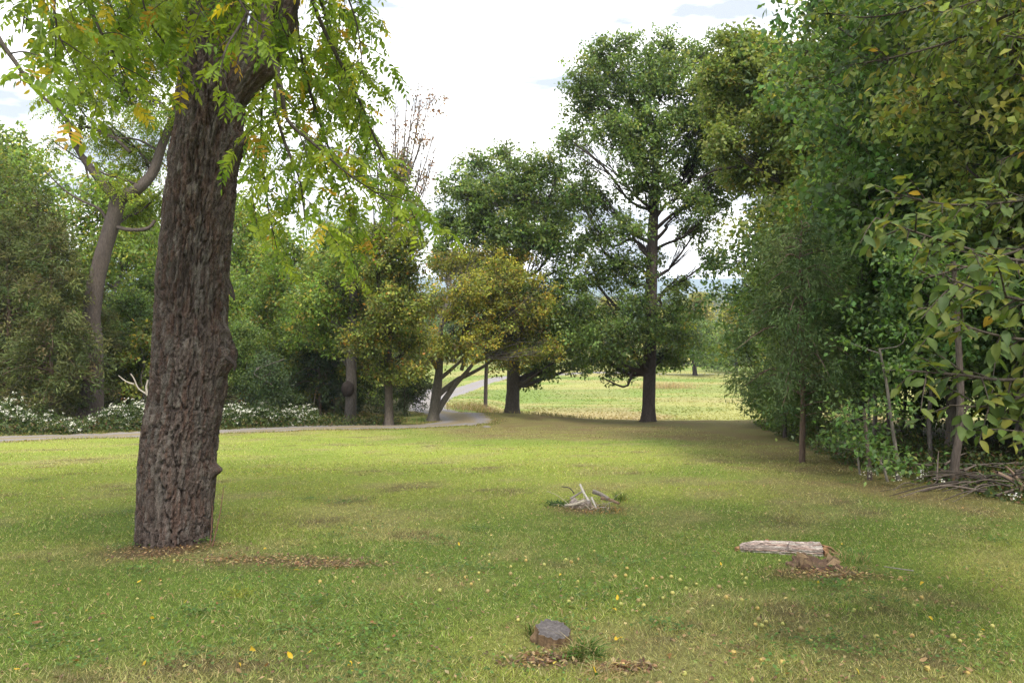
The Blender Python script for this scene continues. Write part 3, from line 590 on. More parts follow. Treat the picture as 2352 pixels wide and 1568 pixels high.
place_leaves(hick, HIK, fr, shp, [(.07, .11, .026), (.10, .13, .028), (.15, .155, .03), (.05, .085, .026), (.26, .18, .035)], M['glossy'], rng, 300, weights=[4, 3, 1.6, 2, .12])

# ------------------------------------------------------------------ the two oaks on the crest, and the trees round them
rng = np.random.default_rng(101)
b = hit(1490, 968); D = b[1]
rows = [(1400, 160, 70, 50), (1470, 130, 55, 40), (1345, 245, 50, 50), (1440, 240, 80, 50), (1540, 190, 70, 60), (1350, 350, 60, 50), (1455, 340, 80, 50), (1570, 300, 80, 55), (1380, 440, 70, 42), (1480, 430, 70, 36), (1590, 400, 75, 42), (1640, 470, 55, 36),
        (1360, 530, 55, 36), (1440, 520, 55, 32), (1600, 530, 50, 26), (1640, 590, 38, 26), (1420, 610, 75, 36), (1350, 630, 45, 36), (1555, 640, 48, 32), (1500, 590, 30, 26, 1.), (1400, 700, 80, 40), (1330, 720, 50, 36), (1560, 705, 62, 34), (1470, 690, 45, 26, -1.5), (1430, 775, 85, 38), (1350, 790, 55, 34), (1560, 770, 55, 34), (1500, 760, 50, 26, -2), (1400, 835, 60, 26), (1530, 820, 55, 20), (1390, 870, 20, 14), (1450, 840, 40, 18), (1500, 830, 30, 20, 2), (1505, 180, 60, 50, -1.6), (1500, 290, 70, 50, -2.2), (1475, 385, 60, 36, -2.4), (1600, 250, 50, 50, -1.), (1620, 350, 40, 40, 1.), (1650, 190, 62, 56, 0, 1.4), (1670, 290, 62, 56, .5, 1.4), (1675, 390, 60, 46, 0, 1.4), (1630, 110, 46, 40, 0), (1640, 250, 50, 50, -2), (1310, 320, 36, 46, 0), (1320, 440, 40, 40, 0), (1540, 110, 50, 34, 0), (1340, 180, 46, 44, 0), (1385, 120, 40, 32, 1), (1440, 95, 40, 26, 0), (1600, 130, 46, 36, 1.5), (1590, 460, 50, 36, -1.5), (1420, 300, 60, 50, -2.5)]
tr = tr_px(b, D, [(1491, 900), (1493, 780), (1496, 640), (1500, 520), (1506, 420), (1500, 300), (1480, 200), (1475, 140)])
put_tree('oak_tree', b, 'tall straight-trunked oak standing alone on the crest before the field', 'oaks on the crest', grow(rng, tr, np.array([15, 14.5, 14, 13, 12, 8.5, 4.5, 2.5, 1]) * D / FPX, lob(b, D, rows, 1., rng), 108000, .18, .125, OAK, BK_D, cl=28, crad=.40, flat=.8, sparse=.35, reach=.75, limb_k=.42, cvar=.24, twig=.008), bark='bark')
b = np.array([*W(1177, 950, 50.)[:2], 0]); b = on(b[0], b[1]); D = 50.
rows = [(1090, 372, 42, 30), (1160, 345, 45, 30), (1225, 385, 48, 36), (1280, 400, 36, 36), (1050, 440, 50, 36), (1130, 435, 62, 40), (1215, 460, 66, 40), (1290, 470, 46, 40), (1030, 515, 44, 40), (1100, 525, 66, 38), (1200, 550, 66, 36), (1280, 560, 60, 44), (1330, 600, 40, 40),
        (1060, 600, 60, 36), (1150, 620, 66, 34), (1240, 640, 70, 40), (1310, 680, 56, 42), (1180, 700, 66, 34), (1270, 750, 66, 40), (1330, 770, 46, 36), (1200, 780, 56, 34), (1290, 820, 60, 30), (1240, 840, 46, 24), (1330, 840, 30, 16), (1140, 760, 46, 30), (1130, 690, 50, 30), (1215, 870, 26, 14), (1180, 420, 60, 44, -2), (1190, 520, 66, 44, -2.4), (1090, 460, 60, 44, -1.5), (1260, 520, 60, 44, -2), (1020, 580, 44, 36, 0), (1230, 700, 60, 40, -2.2)]
tr = tr_px(b, D, [(1178, 900), (1182, 800), (1188, 680), (1192, 580), (1200, 500), (1210, 430), (1205, 370)])
put_tree('oak_tree', b, 'rounder oak with a flared trunk on the mound beside the drive', 'oaks on the crest', grow(rng, tr, np.array([17, 15.5, 15, 14, 12.5, 10, 7, 3]) * D / FPX, lob(b, D, rows, 1., rng), 84000, .19, .13, OAK, (.10, .085, .075), cl=28, crad=.4, flat=.8, sparse=.38, reach=.7, limb_k=.5, cvar=.24, twig=.008), bark='bark')
# slim dark pole of a tree left of it
b = hit(1115, 946); D = b[1]
put_tree('slender_tree', b, 'slim dark sapling trunk between the leaning autumn tree and the round oak', None, grow(rng, tr_px(b, D, [(1116, 880), (1119, 800), (1122, 720)]), np.array([5, 4.5, 4, 3]) * D / FPX, lob(b, D, [(1120, 800, 40, 30), (1110, 760, 50, 30), (1140, 730, 50, 30)], .8, rng), 3000, .17, .11, OAK, BK_D, cl=26, crad=.45, sparse=.35))
# leaning autumn tree with several stems
b = hit(994, 968); D = b[1]
rows = [(1040, 610, 55, 32), (1110, 590, 60, 32), (1180, 610, 56, 34), (1230, 670, 46, 34), (1150, 680, 64, 34), (1075, 670, 62, 34), (1010, 690, 46, 38), (1255, 750, 40, 34), (1200, 750, 56, 30), (1120, 750, 56, 26), (985, 780, 40, 30), (1270, 800, 26, 24), (1050, 740, 46, 28), (1220, 810, 36, 16), (960, 830, 34, 22), (1080, 795, 56, 26), (1165, 815, 56, 22), (1020, 800, 46, 30), (1140, 640, 70, 40), (950, 720, 40, 36), (1220, 720, 46, 36)]
st = tr_px(b, D, [(1003, 900), (1010, 830), (1012, 760), (1030, 680)])
T = grow(rng, st, np.array([15, 11, 8, 6, 4]) * D / FPX, lob(b, D, rows, .9, rng), 40000, .15, .095, AUT, BK_P, cl=24, crad=.38, flat=.6, sparse=.33, reach=.7, bare=0, cvar=.3, limb_k=.28, twig=.004, lim_low=.4, limb_min=.018)
t = put_tree('autumn_tree', b, 'leaning many-stemmed tree with ochre and orange leaves beside the drive', 'autumn trees by the drive', T)
for i, (pts, r0) in enumerate([([(1003, 945), (1040, 890, .4), (1075, 850, .6), (1110, 800, .8), (1135, 730, 1.)], 8), ([(1008, 905), (1050, 872, .8), (1072, 862, 1.), (1120, 835, 1.5), (1160, 800, 1.8), (1215, 770, 2.)], 7), ([(1010, 870), (1040, 845, -.3), (1065, 820, -.6), (1090, 770, -.9)], 5.5), ([(1005, 850), (985, 815, -.5), (965, 790, -.8), (950, 740, -1)], 5), ([(1085, 835, .7), (1120, 820, 1.2), (1165, 805, 1.6), (1200, 790, 2.)], 4.5), ([(1060, 850, .3), (1075, 790, .2), (1080, 720, 0), (1100, 660, 0)], 5)]):
    g = Geo(); tube_geo(g, [W(p[0], p[1], D + (p[2] if len(p) > 2 else 0)) - b for p in pts], r0 * D / FPX, 1.2 * D / FPX, 9, 22, BK_P, .2, i); obj('stem', g.mesh('stem', M['bark'], True), t)
# upright autumn maple with a half-bare top
b = hit(893, 978); D = b[1]
rows = [(870, 620, 50, 44), (925, 630, 46, 44), (840, 700, 50, 40), (900, 705, 56, 40), (950, 700, 40, 40), (830, 775, 46, 30), (895, 780, 46, 32), (950, 785, 36, 30), (800, 838, 40, 16), (870, 850, 50, 18), (940, 852, 40, 18), (880, 545, 44, 40), (935, 560, 40, 40), (905, 470, 38, 46, 0, .6), (950, 490, 34, 40, 0, .6), (925, 390, 26, 46, 0, .4)]
T = grow(rng, tr_px(b, D, [(893, 900), (891, 800), (897, 700), (905, 600), (915, 500), (925, 400), (930, 300), (935, 205)]), np.array([9.5, 9, 8.5, 8, 6.5, 4, 2.6, 1.4, .6]) * D / FPX, lob(b, D, rows, .9, rng), 30000, .16, .105, AUTG, (.10, .085, .07), cl=22, crad=.4, flat=.8, sparse=.36, twig=.007, reach=.7, cvar=.3, bare=1)
t = put_tree('autumn_tree', b, 'upright maple turning orange with a half-bare twiggy top', 'autumn trees by the drive', T)
for i, (pts, r0) in enumerate([([(895, 770), (872, 680), (862, 580), (858, 470)], 4.5), ([(896, 740), (915, 650), (935, 560), (955, 470)], 4.5), ([(894, 800), (860, 740), (840, 660), (830, 590)], 3.5), ([(897, 720), (900, 620), (895, 520), (890, 420)], 4)]):
    g = Geo(); tube_geo(g, [W(p[0], p[1], D + (i - 1.5) * .4 * k_) - b for k_, p in enumerate(pts)], r0 * D / FPX, 1. * D / FPX, 8, 18, (.085, .07, .06), .15, i); obj('stem', g.mesh('stem', M['bark'], True), t)
g = Geo(); cr = Geo()
for i in range(26):                                                   # bare upswept twigs against the sky
    z0 = rng.uniform(430, 620); x0 = 900 + rng.normal(0, 12); x1 = x0 + rng.uniform(-75, 110); z1 = z0 - rng.uniform(160, 280); z1 = max(z1, 195)
    dy = rng.normal(0, 1.); P = [W(x0, z0, D) - b, W(x0 + (x1 - x0) * .55, z0 + (z1 - z0) * .35, D + dy * .6) - b, W(x0 + (x1 - x0) * .85, z0 + (z1 - z0) * .7, D + dy) - b, W(x1, z1, D + dy) - b]
    p, r = tube_geo(g, P, .045, .012, 4, 12, (.15, .13, .12)); m = 12
    k = rng.integers(4, 12, m); a = p[k]; q = nrm(nrm(p[k] - p[k - 1]) + rdir(rng, m) * .6) * rng.uniform(.4, 1.1, (m, 1))
    v, f = tubes(np.stack([a, a + q * .5 + rng.normal(0, .04, (m, 3)), a + q + np.array([0, 0, .1])], 1), np.outer(np.full(m, .014), [1, .8, .5]), 3); g.add(v, f, (.13, .11, .10))
    for j in range(m):
        if rng.random() < (.38 if z1 + 60 * rng.normal() > 260 else .12):
            n = 14; c = a[j] + q[j] * .7; pos = c + rng.normal(0, .18, (n, 3)); leaf_quads(cr, pos, rdir(rng, n) + np.array([0, 0, -.4]), rdir(rng, n), np.full(n, .17), np.full(n, .09), pick(rng, RUST, n))
obj('twigs', g.mesh('twigs', M['bark'], True), t, kind='stuff'); obj('brown_leaves', cr.mesh('brown_leaves', M['leaf']), t, kind='stuff')
# tree with the burl
b = hit(804, 972); D = b[1]
rows = [(800, 600, 56, 46), (745, 640, 56, 40), (840, 560, 50, 40), (790, 690, 60, 40), (720, 700, 56, 36), (770, 540, 44, 40), (700, 770, 50, 32), (760, 770, 56, 34), (830, 660, 46, 40)]
T = grow(rng, tr_px(b, D, [(806, 900), (808, 780), (812, 650), (806, 540), (806, 470)]), np.array([15, 12.5, 11.5, 10, 7, 4]) * D / FPX, lob(b, D, rows, 1., rng), 22000, .17, .105, YEL, BK_G, cl=22, crad=.45, sparse=.36, twig=.007, reach=.6, cvar=.3)
t = put_tree('burled_tree', b, 'grey-barked tree with a dark burl low on its trunk beside the drive', None, T)
g = Geo(); th, ph = np.meshgrid(np.linspace(0, 2 * math.pi, 17)[:-1], np.linspace(0, math.pi, 10)); q = W(799, 893, D - .25) - b
s = np.stack([np.cos(th) * np.sin(ph), np.sin(th) * np.sin(ph), np.cos(ph)], -1).reshape(-1, 3); s = s * (1 + .35 * (fbm(s[:, 0] * 2.5, s[:, 1] * 2.5, s[:, 2] * 2.5, s=3) - .5))[:, None] * np.array([.34, .3, .42]) + q
k = np.arange(160).reshape(10, 16); kn = np.roll(k, -1, 1); g.add(s, np.stack([k[:-1], kn[:-1], kn[1:], k[1:]], -1).reshape(-1, 4), (.045, .036, .033)); obj('burl', g.mesh('burl', M['bark'], True), t, label='dark rounded burl')

# ------------------------------------------------------------------ crooked walnut behind the drive
rng = np.random.default_rng(71)
b = on(*W(203, 965, 36.)[:2]); D = 36.
rows = [(330, 360, 60, 40, 1), (250, 300, 60, 44, 2), (390, 260, 60, 50, 0), (300, 200, 70, 50, 1), (220, 150, 66, 50, 0), (360, 130, 66, 50, 2), (290, 60, 70, 44, 0), (170, 230, 46, 40, -1), (430, 60, 66, 50, 1), (200, 60, 60, 44, 2), (320, 480, 50, 32, 2), (370, 440, 40, 36, 3), (130, 330, 40, 26, 0, .5), (250, 420, 40, 26, -1, .6), (300, -40, 90, 50, 0), (420, -60, 80, 50, 0)]
main = tr_px(b, D, [(215, 840), (210, 720), (232, 600), (262, 500), (274, 458), (312, 438), (350, 398), (370, 340), (395, 275), (415, 180), (425, 60)])
T = grow(rng, main, np.array([24, 21, 19, 18, 17, 17, 13, 11, 10, 9, 7, 4]) * D / FPX, lob(b, D, rows, 1.2, rng), 6200, .15, .07, WALN, (.088, .072, .064), cl=13, crad=.55, twig=.006, shape='compound', reach=.5, limb_k=.3, rough=.2)
t = put_tree('crooked_walnut', b, 'crooked pale-barked walnut forking in mid-air beyond the drive', None, T, leaf='thin')
for i, (pts, r0, r1) in enumerate([([(270, 462), (228, 412), (185, 355), (162, 305), (150, 268)], 11, 3.5), ([(168, 318), (185, 290), (186, 268)], 6, 3), ([(245, 505), (228, 480), (190, 462), (150, 438), (102, 392)], 4, 1.2), ([(262, 520), (300, 528), (340, 524), (356, 506)], 5, 3.5), ([(205, 420), (185, 300), (250, 310), (300, 350)][::-1], 4, 2)]):
    g = Geo(); tube_geo(g, [W(p[0], p[1], D - .1) - b for p in pts], r0 * D / FPX, r1 * D / FPX, 10, 18, (.088, .072, .064), .2, i); obj('limb', g.mesh('limb', M['bark'], True), t)

# ------------------------------------------------------------------ conifers
def conifer(rng, H, R, pal, n=60, clear=.06, sprays=9, per=26, L_=.2, W_=.045, droop=.2, bark=(.12, .085, .065), r0=.13, prof=.8, up=.25, crad=.3):
    tp = [np.array([0, 0, -.1]), np.array([.03, 0, H * .4]), np.array([-.03, .03, H * .8]), np.array([0, 0, H])]
    tg_ = Geo(); tube_geo(tg_, tp, r0, .015, 10, 24, bark, .15, 3)
    limbs, crown = [Geo()], Geo()
    for i in range(n):
        z = H * (clear + (1 - clear) * (i + rng.random()) / n) ; k = (z / H - clear) / (1 - clear)
        ln = R * (1 - k) ** prof * min(1, .45 + k * 3.5) * rng.uniform(.65, 1.15) + .12; az = rng.uniform(0, 2 * math.pi); d = np.array([math.cos(az), math.sin(az), 0])
        a = np.array([0, 0, z]); P = [a, a + d * ln * .5 + np.array([0, 0, up * ln * .5]), a + d * ln + np.array([0, 0, up * ln * .55 - droop * ln])]
        p, _ = tube_geo(limbs[0], P, .012 + .012 * ln, .004, 4, 8, bark)
        m = max(2, int(sprays * (ln / R + .25))); t = rng.uniform(.2, 1.05, m); c = np.stack([np.interp(t * 7, range(8), p[:, j]) for j in range(3)], 1) + rng.normal(0, .09 * ln + .05, (m, 3))
        ci = np.repeat(np.arange(m), per); q = len(ci); cdir = nrm(d + rng.normal(0, .5, (m, 3)) + np.array([0, 0, .25 - droop]))
        off = rng.normal(0, crad * .5, (q, 3)); ax = cdir[ci] * .8 + rdir(rng, q) * .8 + np.array([0, 0, -droop])
        col = pick(rng, pal, m, .16)[ci] * np.clip(1 + rng.normal(0, .14, (q, 1)), .5, 1.6)
        leaf_quads(crown, c[ci] + off, ax, rdir(rng, q), L_ * rng.uniform(.6, 1.3, q), W_ * rng.uniform(.7, 1.3, q), col, .05)
    return tg_, limbs, crown
rng = np.random.default_rng(9)
b = on(*W(118, 960, 34.)[:2])
cedar = put_tree('cedar_tree', b, 'big brownish-green cedar in front of the crooked walnut', 'cedars beyond the drive', conifer(rng, 8.6, 2.6, CEDAR, 95, .07, 9, 30, .24, .05, .22, prof=.62), leaf='needle')
def clone(src, x, y, s, rot, label, sz=None):
    c = copy_tree(src); c.location = on(x, y); c.rotation_euler = (0, 0, rot); c.scale = (s, s, sz or s); c['label'] = label; return c
clone(cedar, *W(20, 960, 37)[:2], 1.05, 2., 'broad brownish cedar at the left edge beyond the white flowers')
clone(cedar, *W(85, 960, 43)[:2], 1.28, 4., 'tallest cedar whose pointed tip meets the sky on the left')
clone(cedar, *W(215, 960, 40)[:2], .74, 1., 'low cedar tucked behind the foot of the crooked walnut')
b = on(*W(800, 950, 46)[:2])
dcon = put_tree('dark_conifer', b, 'dark drooping conifer behind the burled tree', 'dark conifers beside the drive', conifer(rng, 6., 2.6, DKCON, 60, .1, 8, 24, .26, .06, .45, prof=.7), leaf='needle')
clone(dcon, *W(930, 940, 52)[:2], .9, 1., 'dark conifer with spreading skirts left of the drive\'s bend')
clone(dcon, *W(735, 950, 44)[:2], .85, 3., 'dark conifer at the end of the white flowers')
b = hit(1842, 1062)
pine = put_tree('soft_conifer', b, 'feathery grey-green conifer at the near edge of the right-hand woods', None, conifer(rng, 5.6, 1.75, [(.085, .13, .048, 4), (.115, .155, .06, 3), (.06, .10, .038, 3)], 62, .17, 9, 40, .15, .024, .3, r0=.075, prof=.42, crad=.26), leaf='needle')

# ------------------------------------------------------------------ forest kinds, copied through the woods
def forest(rng, H, R, nl, leaves, L_, W_, pal, bark, low=.3, r0=.22, cl=36, crad=.6, sparse=.28, top=.25):
    lobes = []
    for i in range(nl):
        k = (i + .5) / nl; z = H * (low + (1 - low - .04) * k); rad = R * (math.sin(math.pi * min(.97, (k * (1 - top) + top) ** .9)) ** .6) * rng.uniform(.35, .85); az = i * 2.4 + rng.normal(0, .4)
        q = R * rng.uniform(.28, .42); lobes.append((math.cos(az) * rad, math.sin(az) * rad, z, q * 1.1, q * 1.1, q * .75))
    tp = [np.array([0, 0, -.2])] + [np.array([rng.normal(0, .12) * i, rng.normal(0, .12) * i, H * .93 * i / 5]) for i in range(1, 6)]
    return grow(rng, tp, [r0, r0 * .9, r0 * .75, r0 * .55, r0 * .3, .03], lobes, leaves, L_, W_, pal, bark, cl=cl, crad=crad, sparse=sparse, reach=.5, sides=10, cvar=.25, flat=.85, twig=.008)
rng = np.random.default_rng(303)
fa = put_tree('forest_tree', on(13.5, 31), 'tall dark-trunked oak inside the woods behind the feathery conifer', 'tall trees of the right-hand woods', forest(rng, 19, 5., 30, 38000, .21, .135, OAKY, BK_D, .3))
fb = put_tree('forest_tree', on(16.5, 25), 'tall green tree above the pale leaning sapling in the woods', 'tall trees of the right-hand woods', forest(rng, 18, 4.8, 28, 34000, .21, .135, MAPLE, (.13, .11, .095), .34))
ua = put_tree('young_maple', on(9.3, 20.5), 'leafy young maple just right of the feathery conifer', 'young trees under the woods', forest(rng, 7.2, 2.3, 22, 14000, .155, .12, MAPLE, BK_G, .36, .06, 26, .36, .3))
uc = put_tree('young_maple', on(9.6, 28.), 'low bushy maple sweeping to the grass left of the conifer', 'young trees under the woods', forest(rng, 7.5, 2.5, 24, 13000, .16, .11, OAK, BK_D, .07, .07, 26, .42, .3))
ub = put_tree('young_maple', on(13., 30.), 'young maple in the gloom between the conifer and the skyline oak', 'young trees under the woods', forest(rng, 8., 2.6, 22, 15000, .15, .10, OAK, BK_D, .27, .07, 26, .4, .3))
ya = put_tree('light_green_tree', on(-14, 50), 'yellow-green tree glowing behind the big walnut trunk', 'trees beyond the drive', forest(rng, 11, 3.6, 26, 22000, .2, .12, YEL, BK_G, .12, .15, 28, .55, .3))
# big right-hand tree with the bent dark limb, topping the skyline
b = on(*W(1868, 980, 36.)[:2]); D = 36.
rows = [(1700, 105, 46, 36), (1640, 170, 40, 40), (1720, 165, 56, 40), (1690, 235, 56, 40), (1770, 220, 66, 46), (1720, 300, 60, 40), (1800, 300, 66, 46), (1660, 330, 40, 36), (1760, 385, 60, 36), (1850, 370, 66, 46), (1840, 250, 66, 50), (1880, 160, 70, 50), (1800, 150, 56, 46), (1830, 460, 66, 40), (1770, 460, 46, 30), (1900, 300, 60, 50), (1790, 560, 40, 40), (1760, 640, 34, 34), (1900, 470, 60, 50), (1850, 560, 50, 40), (1640, 250, 40, 44, -1), (1680, 170, 50, 44, -1), (1740, 110, 50, 40, 0), (1700, 400, 40, 34, 0)]
main = tr_px(b, D, [(1878, 860), (1884, 720), (1880, 600), (1865, 500), (1840, 420), (1830, 320), (1820, 220), (1815, 150)])
T = grow(rng, main, np.array([15, 13, 12.5, 12, 11, 9, 7, 4, 2]) * D / FPX, lob(b, D, rows, 1.1, rng), 74000, .18, .12, OAKY, (.10, .085, .075), cl=26, crad=.4, flat=.8, sparse=.34, reach=.25, limb_k=.5, cvar=.24, twig=.008)
t = put_tree('skyline_oak', b, 'tall oak topping the woods with a bent dark limb against the sky', None, T)
g = Geo(); tube_geo(g, [W(*q) - b for q in ((1845, 440, 36), (1800, 415, 35.6), (1765, 390, 35.3), (1735, 380, 35.2), (1738, 340, 35.2), (1715, 325, 35.1), (1690, 322, 35.))], 8 * D / FPX, 3 * D / FPX, 10, 26, (.085, .07, .062), .2, 3)
tube_geo(g, [W(*q) - b for q in ((1738, 380, 35.2), (1690, 385, 35.), (1640, 392, 34.9), (1600, 415, 34.9))], 4.5 * D / FPX, 1.5 * D / FPX, 7, 16, (.085, .07, .062), .2, 4); obj('limb', g.mesh('limb', M['bark'], True), t)
WOODS = [(fb, 12.0, 21.5, .95, 1.1, 'tall tree whose crown hangs over the feathery conifer'), (fa, 11.2, 15.5, .82, 2.2, 'tall tree standing over the brush pile at the right'), (fa, 19, 37, 1.05, .5, 'tall oak deep in the woods behind the skyline oak'), (fb, 21, 31, 1.08, 2.6, 'tall dark tree far inside the woods, second row'),
         (fa, 17.5, 19.5, .95, 4.1, 'tall tree behind the pale sapling, second row of the woods'), (fb, 15.2, 12.5, .9, 5., 'tall tree at the right edge above the brush pile'), (fb, 16.0, 42, 1.0, 3.3, 'tall tree at the far corner of the woods by the field'), (fa, 25, 26, 1.1, 1.4, 'tall tree far back in the woods on the right'),
         (fa, 22, 15, 1.05, 3.5, 'tall tree far back at the right edge of the woods'), (fb, 26, 20, 1.1, .2, 'tall tree in the last row of the woods'), (fb, 28, 36, 1.15, 4., 'tall tree in the last row toward the field'), (fa, 20, 9.5, 1., 5.5, 'tall tree outside the right edge of the picture')]
for s, x, y, k, r, l in WOODS: clone(s, x, y, k, r, l)
UND = [(ua, 8.6, 16.3, .72, 1., 'small maple with pale leaf tiers over the two thin saplings'), (ub, 11.6, 24.5, .8, 2., 'bushy maple behind the feathery conifer'), (ua, 11.8, 18.5, .95, 3., 'young maple behind the thin saplings'), (ua, 10.6, 13.6, .8, 4.2, 'young maple behind the brush pile'), (uc, 14.5, 21, .95, 5., 'bushy young tree deep in the shade of the woods'),
       (uc, 14, 15.8, .9, .7, 'bushy young tree in the shade behind the brush pile'), (ua, 13.6, 26.5, 1.05, 1.7, 'young maple deep behind the conifer'), (uc, 12.2, 34, .9, 2.8, 'bushy young tree at the far end of the woods'), (uc, 17.5, 28, 1.1, 3.9, 'bushy tree filling the back of the woods'), (ua, 18, 15, 1.1, 5.1, 'young maple filling the back of the woods at the right'),
       (uc, 17, 11.8, 1., .3, 'bushy young tree at the right edge of the picture'), (ua, 10.4, 23, .75, 2.3, 'small maple touching the conifer\'s far side'), (uc, 21, 22, 1.3, 1.2, 'bushy tree in the last row of undergrowth'), (uc, 22, 18, 1.3, 2.2, 'bushy tree in the last row at the right'), (ua, 14.6, 33, 1.2, .4, 'young maple behind the skyline oak'), (uc, 15.5, 18., 1.1, .9, 'bushy tree in the third row behind the pale sapling'), (uc, 16.2, 24, 1.1, 2., 'bushy tree in the third row behind the conifer'), (uc, 19, 12.5, 1.2, 3., 'bushy tree at the far right behind the brush'), (uc, 13.2, 27, .9, 3.6, 'bushy tree behind the low sweeping maple'), (ub, 12.5, 11.3, .8, 4.4, 'bushy sapling clump behind the tangle of dead branches'), (uc, 24, 29, 1.4, 5.2, 'bushy tree at the back of the woods'), (uc, 14.5, 40, 1., 1.4, 'bushy tree at the woods\' far corner')]
for s, x, y, k, r, l in UND: clone(s, x, y, k, r, l)
# thin stems along the woods' edge
for nm, bx, pts, r, colr, lab in (('thin_sapling', (1999, 1102), [(1996, 1060), (1990, 1000), (1984, 940)], 5.2, (.12, .095, .08), 'thin brown sapling stem at the woods\' edge'), ('thin_sapling', (2064, 1104), [(2058, 1040), (2046, 960), (2036, 880), (2020, 800)], 4.2, (.15, .135, .115), 'thin pale sapling stem leaning left at the woods\' edge'), ('thin_sapling', (2042, 1106), [(2030, 1075), (2010, 1045)], 3., (.2, .18, .155), 'dead pale stick leaning between the two saplings'),
                                  ('thin_sapling', (1978, 1090), [(1970, 1050), (1964, 1010)], 2.4, (.22, .2, .17), 'thin pale whip left of the brown sapling'), ('edge_tree', (2192, 1112), [(2194, 1060), (2202, 1000), (2206, 900), (2200, 760), (2190, 600)], 9, (.085, .07, .06), 'brown tree trunk in front of the brush pile\'s end')):
    b = hit(*bx); D = b[1]; g = Geo(); P = tr_px(b, D, pts); tube_geo(g, P, r * D / FPX * 1.2, r * D / FPX * .6, 12, 24, colr, .2, 5)
    t = thing(nm, tuple(b), lab, 'tree', 'stems along the woods\' edge'); obj('trunk', g.mesh('trunk', M['bark'], True), t)
    top = P[-1]; K = 5 if nm == 'edge_tree' else 2; lg, cr = Geo(), Geo(); sc = .9 if nm == 'edge_tree' else .45
    for i in range(K * 2):
        a = top * rng.uniform(.72, 1.); e = a + np.array([rng.normal(0, sc), rng.normal(0, sc), rng.uniform(.1, .8) * sc]); tube_geo(lg, [a, (a + e) / 2 + rng.normal(0, .05, 3), e], .012, .004, 4, 6, colr)
        n = 90; leaf_quads(cr, e + rng.normal(0, .25, (n, 3)) * np.array([1, 1, .5]), rdir(rng, n) + np.array([0, 0, -.3]), rdir(rng, n) * .6 + np.array([0, 0, 1.]), rng.uniform(.08, .13, n), rng.uniform(.05, .085, n), pick(rng, MAPLE, n))
    obj('twigs', lg.mesh('twigs', M['bark'], True), t); obj('crown', cr.mesh('crown', M['leaf']), t)

# ------------------------------------------------------------------ woods beyond the drive, on the left
LEFT = [(-10.5, 47, .95, 1., 'yellow-green tree right of the walnut trunk, above the white flowers'), (-17.5, 45, .8, 2., 'small yellow-green tree between the crooked and the big walnut'), (-20, 58, 1.3, 3., 'tall light-green tree behind the crooked walnut'), (-9, 58, .95, 4., 'light-green tree behind the burled tree'), (-26, 52, 1.35, 5., 'light-green tree behind the cedars'),
        (-31, 46, 1.35, .6, 'tall light-green tree at the left edge'), (-13, 66, 1.15, 1.7, 'light-green tree farthest back behind the walnut'), (-38, 60, 1.7, 2.4, 'light-green tree beyond the left edge'), (-33, 70, 1.4, 3.4, 'light-green tree at the back on the left'), (-24, 74, 1.3, 4.4, 'light-green tree in the back row behind the cedars')]
for x, y, k, r, l in LEFT: clone(ya, x, y, k, r, l)
fl_ = put_tree('left_edge_tree', on(*W(-40, 960, 39)[:2]), 'green compound-leaved tree cut by the left edge of the picture', None, forest(rng, 14.5, 3., 24, 12000, .2, .08, [(.09, .13, .03, 3), (.12, .15, .035, 2), (.2, .16, .04, .4)], BK_G, .35, .16, 24, .5, .3))
for bx, D_, k, r, l in (((560, 955), 42, .62, 1., 'dark green maple behind the white flowers, right of the trunk'), ((450, 950), 45, .85, 2.2, 'dark maple hidden behind the walnut trunk'), ((300, 955), 43, .8, 3.1, 'dark maple between the crooked walnut and the big trunk'), ((690, 950), 47, .75, 4., 'dark young maple behind the end of the white flowers'), ((850, 950), 58, .9, .5, 'dark young maple behind the upright maple'), ((30, 950), 45, .9, 5., 'dark young tree behind the left cedars'), ((620, 950), 52, .9, 1.9, 'dark young tree behind the round bush'), ((360, 950), 52, 1., 2.9, 'dark young tree in the second row behind the walnut')):
    clone(ub, *W(*bx, D_)[:2], k, r, l)
ra = put_tree('russet_bush', on(*W(330, 955, 41)[:2]), 'russet and yellow shrub left of the walnut trunk', 'autumn shrubs beyond the drive', forest(rng, 4.6, 1.5, 12, 5000, .17, .11, AUTG, BK_G, .1, .05, 24, .4, .3), cat='shrub')
for bx, D_, k, r, l in (((545, 955), 44, .95, 1., 'russet shrub right of the walnut trunk'), ((720, 955), 45, 1., 2., 'yellowing shrub left of the burled tree'), ((270, 955), 46, 1.25, 4., 'yellow-brown shrub behind the crooked walnut'), ((640, 955), 50, 1.2, 3., 'yellowing shrub behind the round bush')): clone(ra, *W(*bx, D_)[:2], k, r, l)
rb = put_tree('round_bush', on(*W(615, 965, 39)[:2]), 'rounded deep-green bush behind the white flowers', None, forest(rng, 3.4, 1.7, 14, 9000, .13, .05, [(.05, .085, .035, 3), (.07, .105, .04, 2)], BK_G, .12, .05, 30, .36, .2, .4), cat='shrub')

